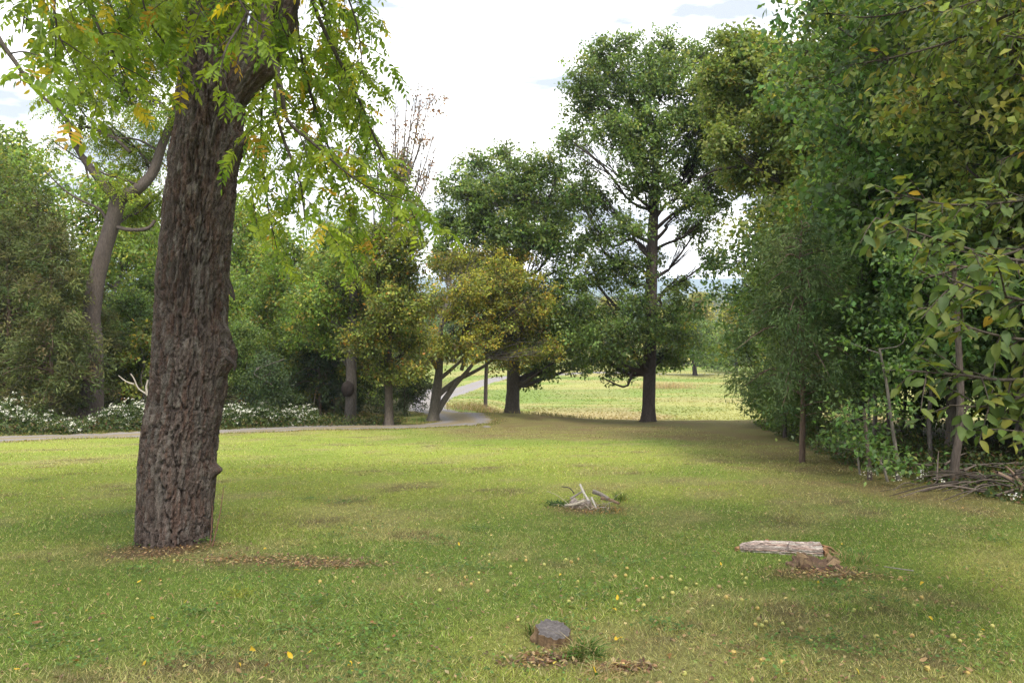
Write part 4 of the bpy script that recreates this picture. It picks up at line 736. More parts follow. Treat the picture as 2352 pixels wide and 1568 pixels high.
# ------------------------------------------------------------------ trees round the field, far woods
fy = put_tree('field_tree', on(6, 205), 'yellow tree at the far side of the field behind the tall oak', 'trees round the field', forest(rng, 14, 6, 18, 7000, .6, .4, [(.30, .28, .07, 4), (.23, .24, .06, 3), (.16, .19, .05, 2)], BK_G, .05, .25, 24, 1.1, .25))
fg = put_tree('field_tree', on(*hit(1597, 862)[:2]), 'broad dark tree standing in the field right of the tall oak', 'trees round the field', forest(rng, 9.5, 6.5, 18, 9000, .45, .3, OAK, BK_D, .2, .4, 24, .9, .25))
for i, (s, px, d, k, l) in enumerate([(fy, 1345, 190, .9, 'yellow-green tree at the field\'s edge left of the tall oak'), (fy, 1400, 215, 1.05, 'yellow tree behind the tall oak\'s lower left branches'), (fy, 1530, 185, .9, 'yellow tree just right of the tall oak\'s trunk, across the field'), (fy, 1600, 215, 1.15, 'yellow tree behind the broad dark field tree'), (fy, 1675, 180, 1., 'yellow tree at the field\'s edge beside the woods'), (fy, 1750, 200, 1.1, 'yellow tree behind the woods\' far corner'), (fy, 1280, 230, 1., 'yellow-green tree behind the round oak, across the field'),
                                      (fg, 1690, 150, .85, 'dark tree in the field beside the woods\' edge'), (fg, 1110, 190, 1., 'green tree across the field above the drive\'s bend'), (fg, 1040, 170, 1., 'green tree across the field left of the drive'), (fg, 1190, 210, 1.1, 'green tree across the field behind the round oak\'s trunk'), (fg, 980, 190, 1.2, 'green tree across the field behind the leaning tree'), (fg, 1560, 260, 1.4, 'dark tree beyond the yellow trees'), (fg, 1850, 170, 1.2, 'dark tree hidden beyond the woods'), (fg, 900, 180, 1.3, 'green tree across the field behind the maple')]):
    clone(s, *W(px, 800, d)[:2], k, i * 1.3, l)
rng = np.random.default_rng(77); n = 26000; g = Geo()
x = rng.uniform(-420, 620, 330); y = rng.uniform(480, 1150, 330); h = rng.uniform(15, 23, 330); ci = rng.integers(0, 330, n)
q = rdir(rng, n) * rng.random((n, 1)) ** .4; q[:, 2] = np.abs(q[:, 2])
pos = np.stack([x[ci] + q[:, 0] * 7, y[ci] + q[:, 1] * 7, ground(x, y)[ci] + h[ci] * (.25 + .75 * q[:, 2])], 1)
tcol = pick(rng, [(.045, .075, .03, 4), (.07, .095, .03, 3), (.13, .13, .04, 1), (.12, .075, .04, .7)], 330, .2)
leaf_quads(g, pos, rdir(rng, n), q + np.array([0, 0, .5]), np.full(n, 2.6), np.full(n, 2.), tcol[ci] * rng.uniform(.7, 1.3, (n, 1)))
obj('far_woods', g.mesh('far_woods', M['leaf']), label='hazy belt of far woods below the ridge', cat='woods', kind='stuff')

# ------------------------------------------------------------------ white-flowering plants along the far side of the drive
rng = np.random.default_rng(404)
def flowering(rng, w, d, h, nl=2600, nf=900):
    fo, fw, st = Geo(), Geo(), Geo()
    m = 40; a = np.stack([rng.uniform(-w, w, m), rng.uniform(-d, d, m), np.zeros(m) - .05], 1); top = a * 1.1 + np.array([0, 0, 1]) * (h * rng.uniform(.7, 1.1, (m, 1)) * (1 - .45 * (a[:, :1] / w) ** 2))
    v, f = tubes(np.stack([a, (a + top) / 2 + rng.normal(0, .04, (m, 3)), top], 1), np.outer(np.full(m, .008), [1, .8, .5]), 3); st.add(v, f, (.08, .11, .04))
    k = rng.integers(0, m, nl); t = rng.random((nl, 1)) ** .8; pos = a[k] + (top - a)[k] * t + rng.normal(0, .09, (nl, 3)); pos[:, 2] = np.maximum(pos[:, 2], .02)
    leaf_quads(fo, pos, rdir(rng, nl) + np.array([0, 0, -.2]), rdir(rng, nl) * .6 + np.array([0, 0, 1]), rng.uniform(.08, .15, nl), rng.uniform(.04, .075, nl), pick(rng, [(.055, .09, .03, 3), (.08, .12, .035, 2), (.11, .13, .04, 1)], nl))
    c = rng.integers(0, m, 85); cc = a[c] + (top - a)[c] * rng.uniform(.55, 1.1, (85, 1)) + rng.normal(0, .09, (85, 3)); k = rng.integers(0, 85, nf)
    pos = cc[k] + rng.normal(0, .05, (nf, 3)) * np.array([1, 1, .4]); leaf_quads(fw, pos, rdir(rng, nf), rdir(rng, nf) * .5 + np.array([0, -.3, 1]), rng.uniform(.035, .06, nf), rng.uniform(.035, .055, nf), np.array([[.82, .82, .76]]) * rng.uniform(.75, 1.1, (nf, 1)))
    return st, fo, fw
FLW = [((20, 985), 1.1, 1.25, 'white-flowering bush at the left edge above the drive'), ((78, 988), .8, .85, 'low white-flowering clump between the left bush and the fallen branch'), ((150, 990), .7, .4, 'smallest white-flowering clump under the fallen branch'), ((262, 984), .8, .95, 'white-flowering bush right of the crooked walnut\'s foot'), ((312, 983), .9, 1.2, 'white-flowering bush touching the left side of the big trunk'), ((345, 981), .8, 1.1, 'white-flowering bush half hidden behind the big trunk'),
       ((505, 978), .9, 1.1, 'white-flowering bush just right of the big trunk'), ((555, 977), .9, 1.05, 'second white-flowering bush right of the big trunk'), ((605, 976), .9, 1., 'third white-flowering bush right of the big trunk'), ((650, 975), .8, .95, 'fourth white-flowering bush right of the big trunk'), ((692, 973), .75, .85, 'last white-flowering bush before the bare trunks')]
for i, (bp, w, h, lab) in enumerate(FLW):
    b = hit(*bp); t = thing('flowering_bush', tuple(b), lab, 'bush', 'white-flowering bushes along the drive'); st, fo, fw = flowering(rng, w, .7, h)
    obj('stems', st.mesh('stems', M['leaf']), t); obj('foliage', fo.mesh('foliage', M['leaf']), t); obj('blossoms', fw.mesh('blossoms', M['petal']), t)
# fallen branch and dead wood beyond the drive
def deadwood(name, lab, base, branches, colr, cat='branch', group=None, mat='wood'):
    t = thing(name, tuple(base), lab, cat, group)
    for i, (pts, r0, r1) in enumerate(branches):
        g = Geo(); D = base[1]; tube_geo(g, [W(q[0], q[1], D + (q[2] if len(q) > 2 else 0)) - base for q in pts], r0 * D / FPX, r1 * D / FPX, 8, 18, np.array(colr) * (1 + .15 * math.sin(i * 7)), .25, i + 3); obj('bough' if i == 0 else 'twig', g.mesh('bough', M[mat], True), t)
    return t
b = hit(150, 981); deadwood('fallen_branch', 'grey fallen branch arching at the foot of the crooked walnut', b, [([(106, 975), (122, 962), (136, 958), (156, 965), (180, 972), (196, 980)], 4.5, 3), ([(150, 963), (170, 975), (185, 978)], 2.5, 1.5), ([(186, 974), (196, 966)], 2, 1)], (.2, .175, .155))
b = hit(338, 981); deadwood('dead_branch', 'pale bare forked branch sticking up left of the big trunk', b, [([(345, 985), (343, 920), (338, 906), (318, 892), (308, 870), (300, 858)], 3., 1.2), ([(339, 908), (336, 890), (340, 872)], 3., 1.8), ([(308, 882), (290, 876), (272, 862)], 2, .8)], (.3, .27, .23))
for lab, bp, rr in (('larger grey stone lying on the lawn near the drive\'s bend', (1082, 977), 11), ('smaller grey stone right of the larger one near the drive', (1118, 981), 7)):
    b = hit(*bp); s_ = rr * b[1] / FPX; th, ph = np.meshgrid(np.linspace(0, 2 * math.pi, 15)[:-1], np.linspace(0, math.pi, 8)); q = np.stack([np.cos(th) * np.sin(ph) * 1.3, np.sin(th) * np.sin(ph), np.cos(ph) * .45], -1).reshape(-1, 3)
    q = q * (.75 + .6 * fbm(q[:, 0] * 2 + rr, q[:, 1] * 2, q[:, 2] * 2, s=rr))[:, None] * s_; k = np.arange(8 * 14).reshape(8, 14); kn = np.roll(k, -1, 1); g = Geo(); g.add(q, np.stack([k[:-1], kn[:-1], kn[1:], k[1:]], -1).reshape(-1, 4), (.17, .155, .14))
    obj('stone', g.mesh('stone', M['wood']), None, tuple(b), lab, 'stone')

# ------------------------------------------------------------------ stumps, log, rotting wood
def stump_geo(rng, r, h, tilt=0., nu=64, cseed=0, side=(.13, .09, .065), top=(.23, .21, .20), jag=.01, root=.35, hollow=0., lb=1.):
    th = np.arange(nu) / nu * 2 * math.pi; zs = np.linspace(-.05, h, 16); TH, Z = np.meshgrid(th, zs)
    bark = fbm(np.cos(TH) * 6 + cseed, np.sin(TH) * 6, Z * 5, s=cseed, o=4); lobe = 1 + lb * .13 * np.sin(TH * 2 + 1 + cseed) + lb * .08 * np.sin(TH * 3 + cseed) + .05 * np.sin(TH * 7) + .04 * np.sin(TH * 13 + 2)
    R = r * lobe * (1 + .16 * (bark - .5) * 2 + root * np.exp(-np.maximum(Z, 0) / (h * .3)) * (.45 + .55 * np.sin(TH * 4 + 2)) )
    zt = Z + (Z / h).clip(0) * (tilt * np.cos(TH) * R + jag * (fbm(np.cos(TH) * 3, np.sin(TH) * 3, s=cseed + 4) - .5) * 4)
    v = np.stack([np.cos(TH) * R, np.sin(TH) * R, zt], -1); g = Geo(); ix = np.arange(16 * nu).reshape(16, nu); nx_ = np.roll(ix, -1, 1)
    sc = mixc(np.broadcast_to(np.array(side) * .6, v.shape), np.broadcast_to(np.array(side) * 1.5, v.shape), bark)
    g.add(v.reshape(-1, 3), np.stack([ix[:-1], nx_[:-1], nx_[1:], ix[1:]], -1).reshape(-1, 4), sc.reshape(-1, 3))
    tg = Geo(); ks = np.array([1., .9, .75, .55, .35, .15, .0]); rim = v[-1]; c = rim.mean(0)
    tv = np.stack([c + (rim - c) * k + np.array([0, 0, -hollow * (1 - k) ** .5]) + np.array([0, 0, 1]) * ((fbm(rim[:, :1] * 30 * k + 5, rim[:, 1:2] * 30 * k, s=cseed + 8) - .5) * .016 * (k < 1)) for k in ks])
    rings = .85 + .3 * (np.sin(ks * 40)[:, None] * .5 + .5) * np.ones(nu); ix = np.arange(7 * nu).reshape(7, nu); nx_ = np.roll(ix, -1, 1)
    tg.add(tv.reshape(-1, 3), np.stack([ix[:-1], nx_[:-1], nx_[1:], ix[1:]], -1).reshape(-1, 4), (np.array(top) * rings[..., None]).reshape(-1, 3)); return g, tg
def tuft(rng, n, r, h, pal, lean=.5, w=.006, g=None, c=(0, 0, 0), dirn=(0, 0, 0)):
    g = g or Geo(); a = np.concatenate([rng.normal(0, r, (n, 2)), np.zeros((n, 1))], 1) + np.array(c); d = nrm(rng.normal(0, lean, (n, 3)) * np.array([1, 1, .2]) + np.array([0, 0, 1]) + np.array(dirn)); ln = h * rng.uniform(.5, 1.15, (n, 1))
    sd_ = nrm(np.cross(d, rdir(rng, n))) * w * .5; dr = np.concatenate([d[:, :2], np.zeros((n, 1))], 1); m_ = a + d * ln * .55; t = a + d * ln * .9 + dr * ln * .5 + np.array([0, 0, -.12]) * ln
    v = np.stack([a - sd_, a + sd_, m_ + sd_ * .8, m_ - sd_ * .8, t], 1); k = np.arange(n)[:, None] * 5
    col = np.repeat(pick(rng, pal, n), 5, 0); base = g.n; g.add(v.reshape(-1, 3), k + np.array([0, 1, 2, 3]), col); g.f.setdefault(3, []).append(k + np.array([3, 2, 4]) + base); return g
rng = np.random.default_rng(55)
GRN = [(.07, .13, .03, 4), (.10, .16, .035, 3), (.16, .19, .06, 1)]; DRY = [(.34, .27, .14, 3), (.25, .2, .1, 2), (.18, .2, .07, 1)]
t = thing('tree_stump', tuple(STUMP + np.array([0, .13, 0])), 'low sawn stump with a grey top close to the bottom of the picture', 'stump'); t.rotation_euler = (.1, .06, 0)
sg, tp_ = stump_geo(rng, .112, .078, -.05, 96, 3, (.12, .08, .048), (.085, .077, .078), .006, .28, 0., .35); obj('side', sg.mesh('side', M['wood'], True), t); obj('cut_top', tp_.mesh('cut_top', M['wood'], True), t)
def tuft_thing(name, pos, lab, args, cat='grass tuft', group='tufts of longer grass'):
    g = Geo()
    for a in args: tuft(rng, *a[:4], *(a[4:] if len(a) > 4 else ()), g=g) if not isinstance(a, dict) else tuft(rng, g=g, **a)
    obj(name, g.mesh(name, M['grass']), None, tuple(pos), lab, cat, group)
tuft_thing('grass_tuft', hit(1335, 1508), 'bright green arching grass tuft at the right of the sawn stump', [dict(n=260, r=.045, h=.17, pal=GRN, lean=.55, w=.007, dirn=(.3, -.3, 0)), dict(n=60, r=.05, h=.2, pal=DRY, lean=.6, w=.005)])
tuft_thing('grass_tuft', hit(1222, 1462), 'yellowish upright grass tuft behind the sawn stump\'s left side', [dict(n=70, r=.025, h=.16, pal=GRN + DRY, lean=.35, w=.006)])
tuft_thing('grass_tuft', hit(1385, 1555), 'straggling dry grass trailing right of the sawn stump', [dict(n=110, r=.07, h=.13, pal=DRY, lean=.9, w=.005, dirn=(.5, -.2, 0))])
tuft_thing('grass_tuft', hit(540, 1368), 'yellow-green grass tuft on the lawn right of the big trunk', [dict(n=260, r=.07, h=.06, pal=[(.24, .26, .05, 3), (.18, .22, .04, 2)], lean=.6, w=.006)])
tuft_thing('grass_tuft', hit(1960, 1290), 'pale grass growing round the broken end of the log', [dict(n=160, r=.1, h=.13, pal=GRN + DRY, lean=.5, w=.006)])
tuft_thing('grass_tuft', hit(1425, 1150), 'upright dark grass blades right of the rotten stump heap', [dict(n=46, r=.06, h=.2, pal=[(.08, .12, .03, 1)], lean=.3, w=.010), dict(n=60, r=.08, h=.1, pal=[(.30, .2, .06, 2)] + GRN, lean=.6, w=.007)])
tuft_thing('weed_clump', hit(1282, 1160), 'small dark weed clump left of the rotten stump heap', [dict(n=140, r=.09, h=.09, pal=[(.045, .09, .03, 1)], lean=.8, w=.014)], 'weeds', None)
tuft_thing('weed_clump', hit(1395, 1178), 'grey-green and orange weeds before the rotten stump heap', [dict(n=180, r=.12, h=.1, pal=[(.10, .13, .06, 2), (.28, .17, .05, 1.2)], lean=.7, w=.009)], 'weeds', None)
# log
D = LOGP[1] + .12; z0 = float(ground(LOGP[0], D)); s_ = D / FPX
e0, e1 = np.array([(1706 - 1176) * s_, D + .1, 0]), np.array([(1884 - 1176) * s_, D - .02, 0])
P = np.stack([e0 + (e1 - e0) * t_ for t_ in np.linspace(0, 1, 130)]); P[:, 2] = ground(P[:, 0], P[:, 1]) + np.interp(np.linspace(0, 1, 130), [0, .2, 1], [.015, .03, .04])
rad = np.interp(np.linspace(0, 1, 130), [0, .04, .2, .6, 1], [.03, .05, .07, .083, .092]); org = np.array([LOGP[0], D, z0])
log = thing('fallen_log', tuple(org), 'short pale furrowed log lying on the lawn, broken at its right end', 'log'); log.scale = (1, 1, .82)
obj('bark', bark_tube(P - org, rad, 84, 20, [], 61, .036, 0., (.30, .12), (2.5, 2.65, 2.75), .62).mesh('bark', M['oldlog'], True), log)
def rough_cap(c, dirv, r, colr, seed, out=.05):
    dirv = nrm(np.array(dirv, float)); a = nrm(np.cross(dirv, [0, 0, 1.])); b_ = np.cross(a, dirv); th = np.arange(28) / 28 * 2 * math.pi; g = Geo(); v = []
    for k in (1., .8, .6, .4, .2, 0):
        for t_ in th: q = (a * math.cos(t_) + b_ * math.sin(t_)) * r * k; v.append(q + dirv * out * float(hash01(np.array([t_ * 9]), np.array([k * 31.]), np.array([1.]), seed)[0]) * (k < 1 or .3) + np.array(c))
    ix = np.arange(6 * 28).reshape(6, 28); nx_ = np.roll(ix, -1, 1); v = np.array(v); g.add(v, np.stack([ix[:-1], nx_[:-1], nx_[1:], ix[1:]], -1).reshape(-1, 4), np.array(colr) * (.5 + fbm(v[:, 0] * 40, v[:, 1] * 40, v[:, 2] * 40, s=seed))[:, None]); return g
obj('broken_end', rough_cap(P[-1] - org, e1 - e0, .085, (.24, .135, .075), 5, .09).mesh('broken_end', M['wood']), log, label='crumbling red-brown broken end'); obj('broken_end', rough_cap(P[0] - org, e0 - e1, .04, (.30, .17, .09), 6, .06).mesh('broken_end', M['wood']), log)
for i in range(5):
    g = Geo(); q = P[-1] - org + np.array([.02 + .02 * i, rng.normal(0, .05), rng.uniform(-.06, .07)]); tube_geo(g, [q, q + np.array([.05, 0, .0]), q + np.array([rng.uniform(.08, .14), rng.normal(0, .03), -.05])], .022, .004, 6, 7, np.array([.22, .14, .08]) * rng.uniform(.6, 1.3), .4, i); obj('splinter', g.mesh('splinter', M['wood']), log)
g = Geo(); q = np.array([(1808 - 1176) * s_, D - .05, z0 + .125]) - org; tube_geo(g, [q + np.array([-.03, -.06, -.06]), q + np.array([-.015, -.02, .0]), q + np.array([.02, .04, .02])], .006, .004, 5, 9, (.1, .075, .07)); obj('dead_vine', g.mesh('dead_vine', M['wood'], True), log)
# snag: the splintered stump the log broke from
t = thing('splintered_stump', tuple(SNAG + np.array([0, .12, 0])), 'low splintered brown stump at the near side of the log', 'stump')
sg, tp_ = stump_geo(rng, .19, .03, .0, 96, 9, (.10, .065, .045), (.085, .055, .038), .03, .3, .03); obj('side', sg.mesh('side', M['wood'], True), t); obj('broken_top', tp_.mesh('broken_top', M['wood'], True), t)
for i in range(9):
    a = rng.uniform(0, 6.28); q = np.array([math.cos(a) * .17, math.sin(a) * .14, .02]); w_ = rng.uniform(.03, .07); h_ = rng.uniform(.05, .085)
    v = np.array([q + np.array([-w_, -.008, 0]), q + np.array([w_, -.008, 0]), q + np.array([w_, .012, 0]), q + np.array([-w_, .012, 0]), q + np.array([-w_ * .3, -.004, h_]), q + np.array([w_ * .9, -.004, h_ * .55]), q + np.array([w_ * .9, .008, h_ * .5]), q + np.array([-w_ * .3, .006, h_ * .95])]) + np.array([rng.normal(0, .02), 0, 0]) * np.array([[0]] * 4 + [[1]] * 4)
    g = Geo(); g.add(v, np.array([(0, 1, 5, 4), (1, 2, 6, 5), (2, 3, 7, 6), (3, 0, 4, 7), (4, 5, 6, 7)]), np.array([.2, .14, .085]) * rng.uniform(.4, 1.2)); obj('splinter', g.mesh('splinter', M['wood']), t)
b = hit(2085, 1322); obj_g = Geo(); tube_geo(obj_g, [W(2098, 1310, b[1]) - b, W(2060, 1306, b[1]) - b + np.array([0, 0, .005]), W(2030, 1300, b[1]) - b], .006, .004, 6, 8, (.2, .18, .16), .3, 2)
obj('fallen_stick', obj_g.mesh('fallen_stick', M['wood']), None, tuple(b), 'short pale stick on the grass right of the splintered stump', 'stick')
# rotten heap
D = HEAP[1]
def wp(px, py, d=0.): return W(px, py, D + d) - HEAP
heap = thing('rotten_stump', tuple(HEAP), 'heap of rotten stump wood with two pale props on the open lawn', 'stump')
sg, tp_ = stump_geo(rng, .15, .085, .2, 64, 21, (.2, .165, .13), (.26, .22, .2), .03, .5, .06); o = obj('core', sg.join(tp_).mesh('core', M['wood'], True), heap); o.location = wp(1330, 1165, .25)
for nm, pts, r0, r1, c_ in (('prop', [(1332, 1112, .3), (1340, 1130, .15), (1352, 1150, .05)], .014, .016, (.34, .32, .29)), ('prop', [(1358, 1142, .1), (1366, 1160, 0), (1374, 1178, -.08)], .016, .01, (.31, .29, .26)), ('chunk', [(1362, 1128, .35), (1378, 1134, .3), (1398, 1146, .2)], .032, .026, (.17, .15, .13)), ('chunk', [(1380, 1143, .25), (1400, 1147, .2), (1422, 1156, .1)], .024, .018, (.16, .11, .075)),
                            ('root', [(1298, 1160, .1), (1318, 1158, .05), (1342, 1150, .1)], .018, .024, (.3, .27, .22)), ('root', [(1310, 1145, .3), (1326, 1135, .3), (1342, 1125, .3)], .018, .012, (.22, .2, .17)), ('twig', [(1289, 1117, .2), (1308, 1120, .2), (1319, 1133, .2)], .006, .01, (.08, .07, .06))):
    g = Geo(); tube_geo(g, [wp(*q) for q in pts], r0, r1, 10, 14, c_, .5 if nm != 'twig' else 0, int(r0 * 999)); obj(nm, g.mesh(nm, M['wood'], True), heap)
for i in range(30):
    a = np.array([rng.uniform(-.42, .3), rng.uniform(-.1, .35), .02]); e = a + np.array([rng.normal(0, .2), rng.normal(0, .12), rng.uniform(0, .16)]); g = Geo(); tube_geo(g, [a, (a + e) / 2 + np.array([0, 0, .03]), e], rng.uniform(.003, .008), .002, 5, 7, np.array([.3, .26, .21]) * rng.uniform(.5, 1.3), .3, i); obj('twig', g.mesh('twig', M['wood'], True), heap)
# shoots by the trunk
for lab, pts in (('taller reddish bare shoot right of the big trunk\'s foot', [(487, 1256), (495, 1225), (505, 1180), (511, 1140), (514, 1118)]), ('shorter bare shoot beside the big trunk\'s foot', [(482, 1250), (486, 1210), (488, 1160)])):
    b = hit(*pts[0]); g = Geo(); tube_geo(g, [W(p[0], p[1], b[1]) - b for p in pts], .008, .003, 6, 16, (.16, .085, .06)); 
    n = 8; q = np.linspace(.3, 1, n); pp = spline([W(p[0], p[1], b[1]) - b for p in pts], n); leaf_quads(g, pp, rdir(rng, n) + np.array([0, 0, 1]), rdir(rng, n), np.full(n, .03), np.full(n, .012), np.full((n, 3), .12)); obj('bare_shoot', g.mesh('bare_shoot', M['wood']), None, tuple(b), lab, 'sapling', 'shoots at the big trunk')
# brush pile at the right
b = hit(2230, 1130); pile = thing('brush_pile', tuple(b), 'tangle of dead grey branches along the woods\' edge at the right', 'brush pile'); rng = np.random.default_rng(88)
for i in range(60):
    x0 = rng.uniform(2090, 2420); d_ = b[1] + rng.uniform(-.6, 1.2) - (x0 - 2230) * .004; a = W(x0, 0, d_); a[2] = float(ground(a[0], a[1])) + rng.uniform(.0, .3); ln = rng.uniform(.5, 1.6); az = rng.normal(0, .9); e = a + np.array([math.cos(az), math.sin(az), rng.uniform(-.12, .35)]) * ln * rng.choice([-1, 1]) ; e[2] = max(e[2], float(ground(e[0], e[1])) + .03)
    g = Geo(); tube_geo(g, [a - b, (a + e) / 2 - b + np.array([0, 0, rng.uniform(-.05, .15)]), e - b], rng.uniform(.006, .028), .004, 6, 9, np.array([.07, .057, .048]) * rng.uniform(.5, 1.7), .25, i); obj('stick', g.mesh('stick', M['wood'], True), pile)
b = hit(2340, 1128); deadwood('uprooted_limb', 'thick brown dead limb poking out of the brush at the right edge', b, [([(2420, 1130), (2370, 1118), (2320, 1100), (2290, 1085)], 9, 4), ([(2400, 1150, -.3), (2360, 1130, -.2), (2330, 1090), (2310, 1070)], 6, 2), ([(2360, 1116), (2330, 1120, .2), (2280, 1110, .3)], 4, 1.5)], (.17, .12, .09))
# low growth under the woods' edge, weeds, litter: nobody could count it
rng = np.random.default_rng(91); g = Geo(); n = 26000
y = 9 + 34 * rng.random(n) ** 1.3; x = 7.4 + np.maximum(y - 18, 0) * .22 + np.abs(rng.normal(0, 1.6, n)) + .5 * (fbm(y, y * 0, s=5) - .5) + sstep(13, 10, y) * .3; z = ground(x, y) + rng.random(n) ** 1.6 * .55 * sstep(7.2, 8.6, x - np.maximum(y - 18, 0) * .22) * (.4 + .9 * fbm(x, y, s=6))
leaf_quads(g, np.stack([x, y, z], 1), rdir(rng, n), rdir(rng, n) * .5 + np.array([0, 0, 1]), rng.uniform(.05, .11, n), rng.uniform(.03, .07, n), pick(rng, [(.045, .075, .022, 3), (.07, .10, .03, 2), (.12, .08, .045, 1.2), (.15, .16, .04, .6)], n))
n = 160; k = rng.integers(0, 8, n); cx = np.array([(2118, 1088), (2122, 1094), (2114, 1098), (1998, 1088), (1992, 1092), (2064, 1096), (2330, 1140), (2160, 1112)])[k]
hp = np.array([hit(*q) for q in cx[:1]]); pos = np.array([W(c[0], c[1] - 4, hit(c[0], c[1] + 12)[1]) for c in cx]) + rng.normal(0, .05, (n, 3)); leaf_quads(g, pos, rdir(rng, n), rdir(rng, n), np.full(n, .03), np.full(n, .028), np.full((n, 3), .7))
obj('undergrowth', g.mesh('undergrowth', M['leaf']), label='low weeds and seedlings under the edge of the woods', cat='undergrowth', kind='stuff')
g = Geo(); n = 20000; x = rng.uniform(-32, -6, n); y = droad(x) + 2.6 + np.abs(rng.normal(0, 2.4, n)); z = ground(x, y) + rng.random(n) ** 2 * .5
leaf_quads(g, np.stack([x, y, z], 1), rdir(rng, n), rdir(rng, n) * .5 + np.array([0, 0, 1]), rng.uniform(.08, .16, n), rng.uniform(.05, .09, n), pick(rng, [(.05, .08, .025, 3), (.09, .12, .035, 2), (.15, .14, .05, .8), (.13, .09, .05, .8)], n))
obj('roadside_weeds', g.mesh('roadside_weeds', M['leaf']), label='weeds and low plants beyond the drive', cat='weeds', kind='stuff')
g = Geo()                                                               # tall dry growth past the crest
for cx, cy, rx, ry, m, h_, pal in ((-1.2, 66, 3.4, 4, 2600, .9, [(.33, .24, .15, 3), (.25, .22, .09, 2), (.15, .18, .05, 1)]), (4.5, 62, 4.5, 3., 2400, .8, [(.34, .27, .14, 3), (.26, .24, .09, 2)]), (11.5, 58.5, 4.5, 2.2, 2600, .75, [(.32, .25, .14, 3), (.2, .21, .08, 2)]), (-8.6, 46.5, 1.3, 1., 1200, .4, [(.24, .26, .08, 2), (.33, .24, .12, 2)]), (-8.5, 45, 2.2, 1., 1800, .45, [(.16, .2, .06, 2), (.33, .24, .12, 2)]), (20, 104, 4, 2.5, 900, 1., [(.36, .28, .16, 1)]), (2.5, 49.5, 3, .8, 400, .3, [(.2, .18, .08, 1)])):
    q = np.stack([rng.normal(cx, rx * .5, m), rng.normal(cy, ry * .5, m)], 1); k = Geo(); tuft(rng, m, 0., h_, pal, .3, .035, g=k); v = np.concatenate(k.v).reshape(m, 5, 3); v += np.concatenate([q, ground(q[:, 0], q[:, 1])[:, None]], 1)[:, None]; k.v = [v.reshape(-1, 3)]; g.join(k)
m = 32000; y = 72 + 105 * rng.random(m) ** 1.5; x = rng.uniform(-.22, .52, m) * y; ok = np.ones(m, bool)
for q in rc[::4]: ok &= np.hypot(x - q[0], y - q[1]) > 1.7
x, y = x[ok], y[ok]; m = len(x); k = Geo(); tuft(rng, m, 0., .16, [(.2, .2, .07, 1)], .8, .16, g=k); v = np.concatenate(k.v).reshape(m, 5, 3) * (.6 + .8 * fbm(x / 5, y / 5, s=88))[:, None, None]; v += np.stack([x, y, ground(x, y) - .02], 1)[:, None]
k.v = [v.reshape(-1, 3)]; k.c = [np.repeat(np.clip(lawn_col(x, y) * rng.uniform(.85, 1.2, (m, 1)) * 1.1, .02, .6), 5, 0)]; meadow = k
obj('meadow_grass', meadow.mesh('meadow_grass', M['grass']), label='uneven hay grass of the field beyond the crest', cat='grass', kind='stuff')
obj('dry_weeds', g.mesh('dry_weeds', M['grass']), label='tall tawny weeds at the near edge of the field', cat='weeds', kind='stuff')

# ------------------------------------------------------------------ fallen fruit, fallen leaves
rng = np.random.default_rng(66)
def fruit_mesh(c):
    th, ph = np.meshgrid(np.linspace(0, 2 * math.pi, 11)[:-1], np.linspace(0, math.pi, 7)); s = np.stack([np.cos(th) * np.sin(ph), np.sin(th) * np.sin(ph), np.cos(ph) * .93], -1).reshape(-1, 3); s *= (1 + .12 * (fbm(s[:, 0] * 2, s[:, 1] * 2, s[:, 2] * 2, s=int(c[0] * 99)) - .5))[:, None] * .0175
    k = np.arange(70).reshape(7, 10); kn = np.roll(k, -1, 1); g = Geo(); g.add(s, np.stack([k[:-1], kn[:-1], kn[1:], k[1:]], -1).reshape(-1, 4), c); return g.mesh('fallen_fruit', M['fruit'], True)
MARKS = [(STUMP, 'the sawn stump'), (LOGP, 'the pale log'), (SNAG, 'the splintered stump'), (HEAP, 'the rotten stump heap'), (WAL, 'the big trunk'), (hit(1000, 1400), 'the middle of the lower lawn'), (hit(2250, 1450), 'the lower right corner of the lawn'), (hit(150, 1500), 'the lower left corner of the lawn')]
MARKS = MARKS[:5]
ORD = ['nearest', 'second nearest', 'third nearest', 'fourth nearest', 'fifth nearest', 'sixth nearest', 'seventh nearest', 'eighth nearest', 'ninth nearest', 'tenth nearest', 'eleventh nearest', 'twelfth nearest'] + ['%dth nearest' % i for i in range(13, 80)]
def single_out(objs, what):
    bins = {}
    for o in objs:
        d, m, nm = min((math.hypot(o.location.x - m[0], o.location.y - m[1]), i, nm) for i, (m, nm) in enumerate(MARKS)); q = MARKS[m][0]; dx, dy = o.location.x - q[0], o.location.y - q[1]
        side = ('to the right of' if dx > 0 else 'to the left of') if abs(dx) > abs(dy) else ('behind' if dy > 0 else 'in front of'); bins.setdefault((side, nm), []).append((d, o))
    for (side, nm), l in bins.items():
        for i, (d, o) in enumerate(sorted(l, key=lambda t_: t_[0])): o['label'] = '%s of the %s %s %s' % (ORD[i], what, side, nm)
fm = [fruit_mesh(c) for c in ((.33, .30, .09), (.28, .28, .08), (.34, .25, .075), (.22, .17, .07))]
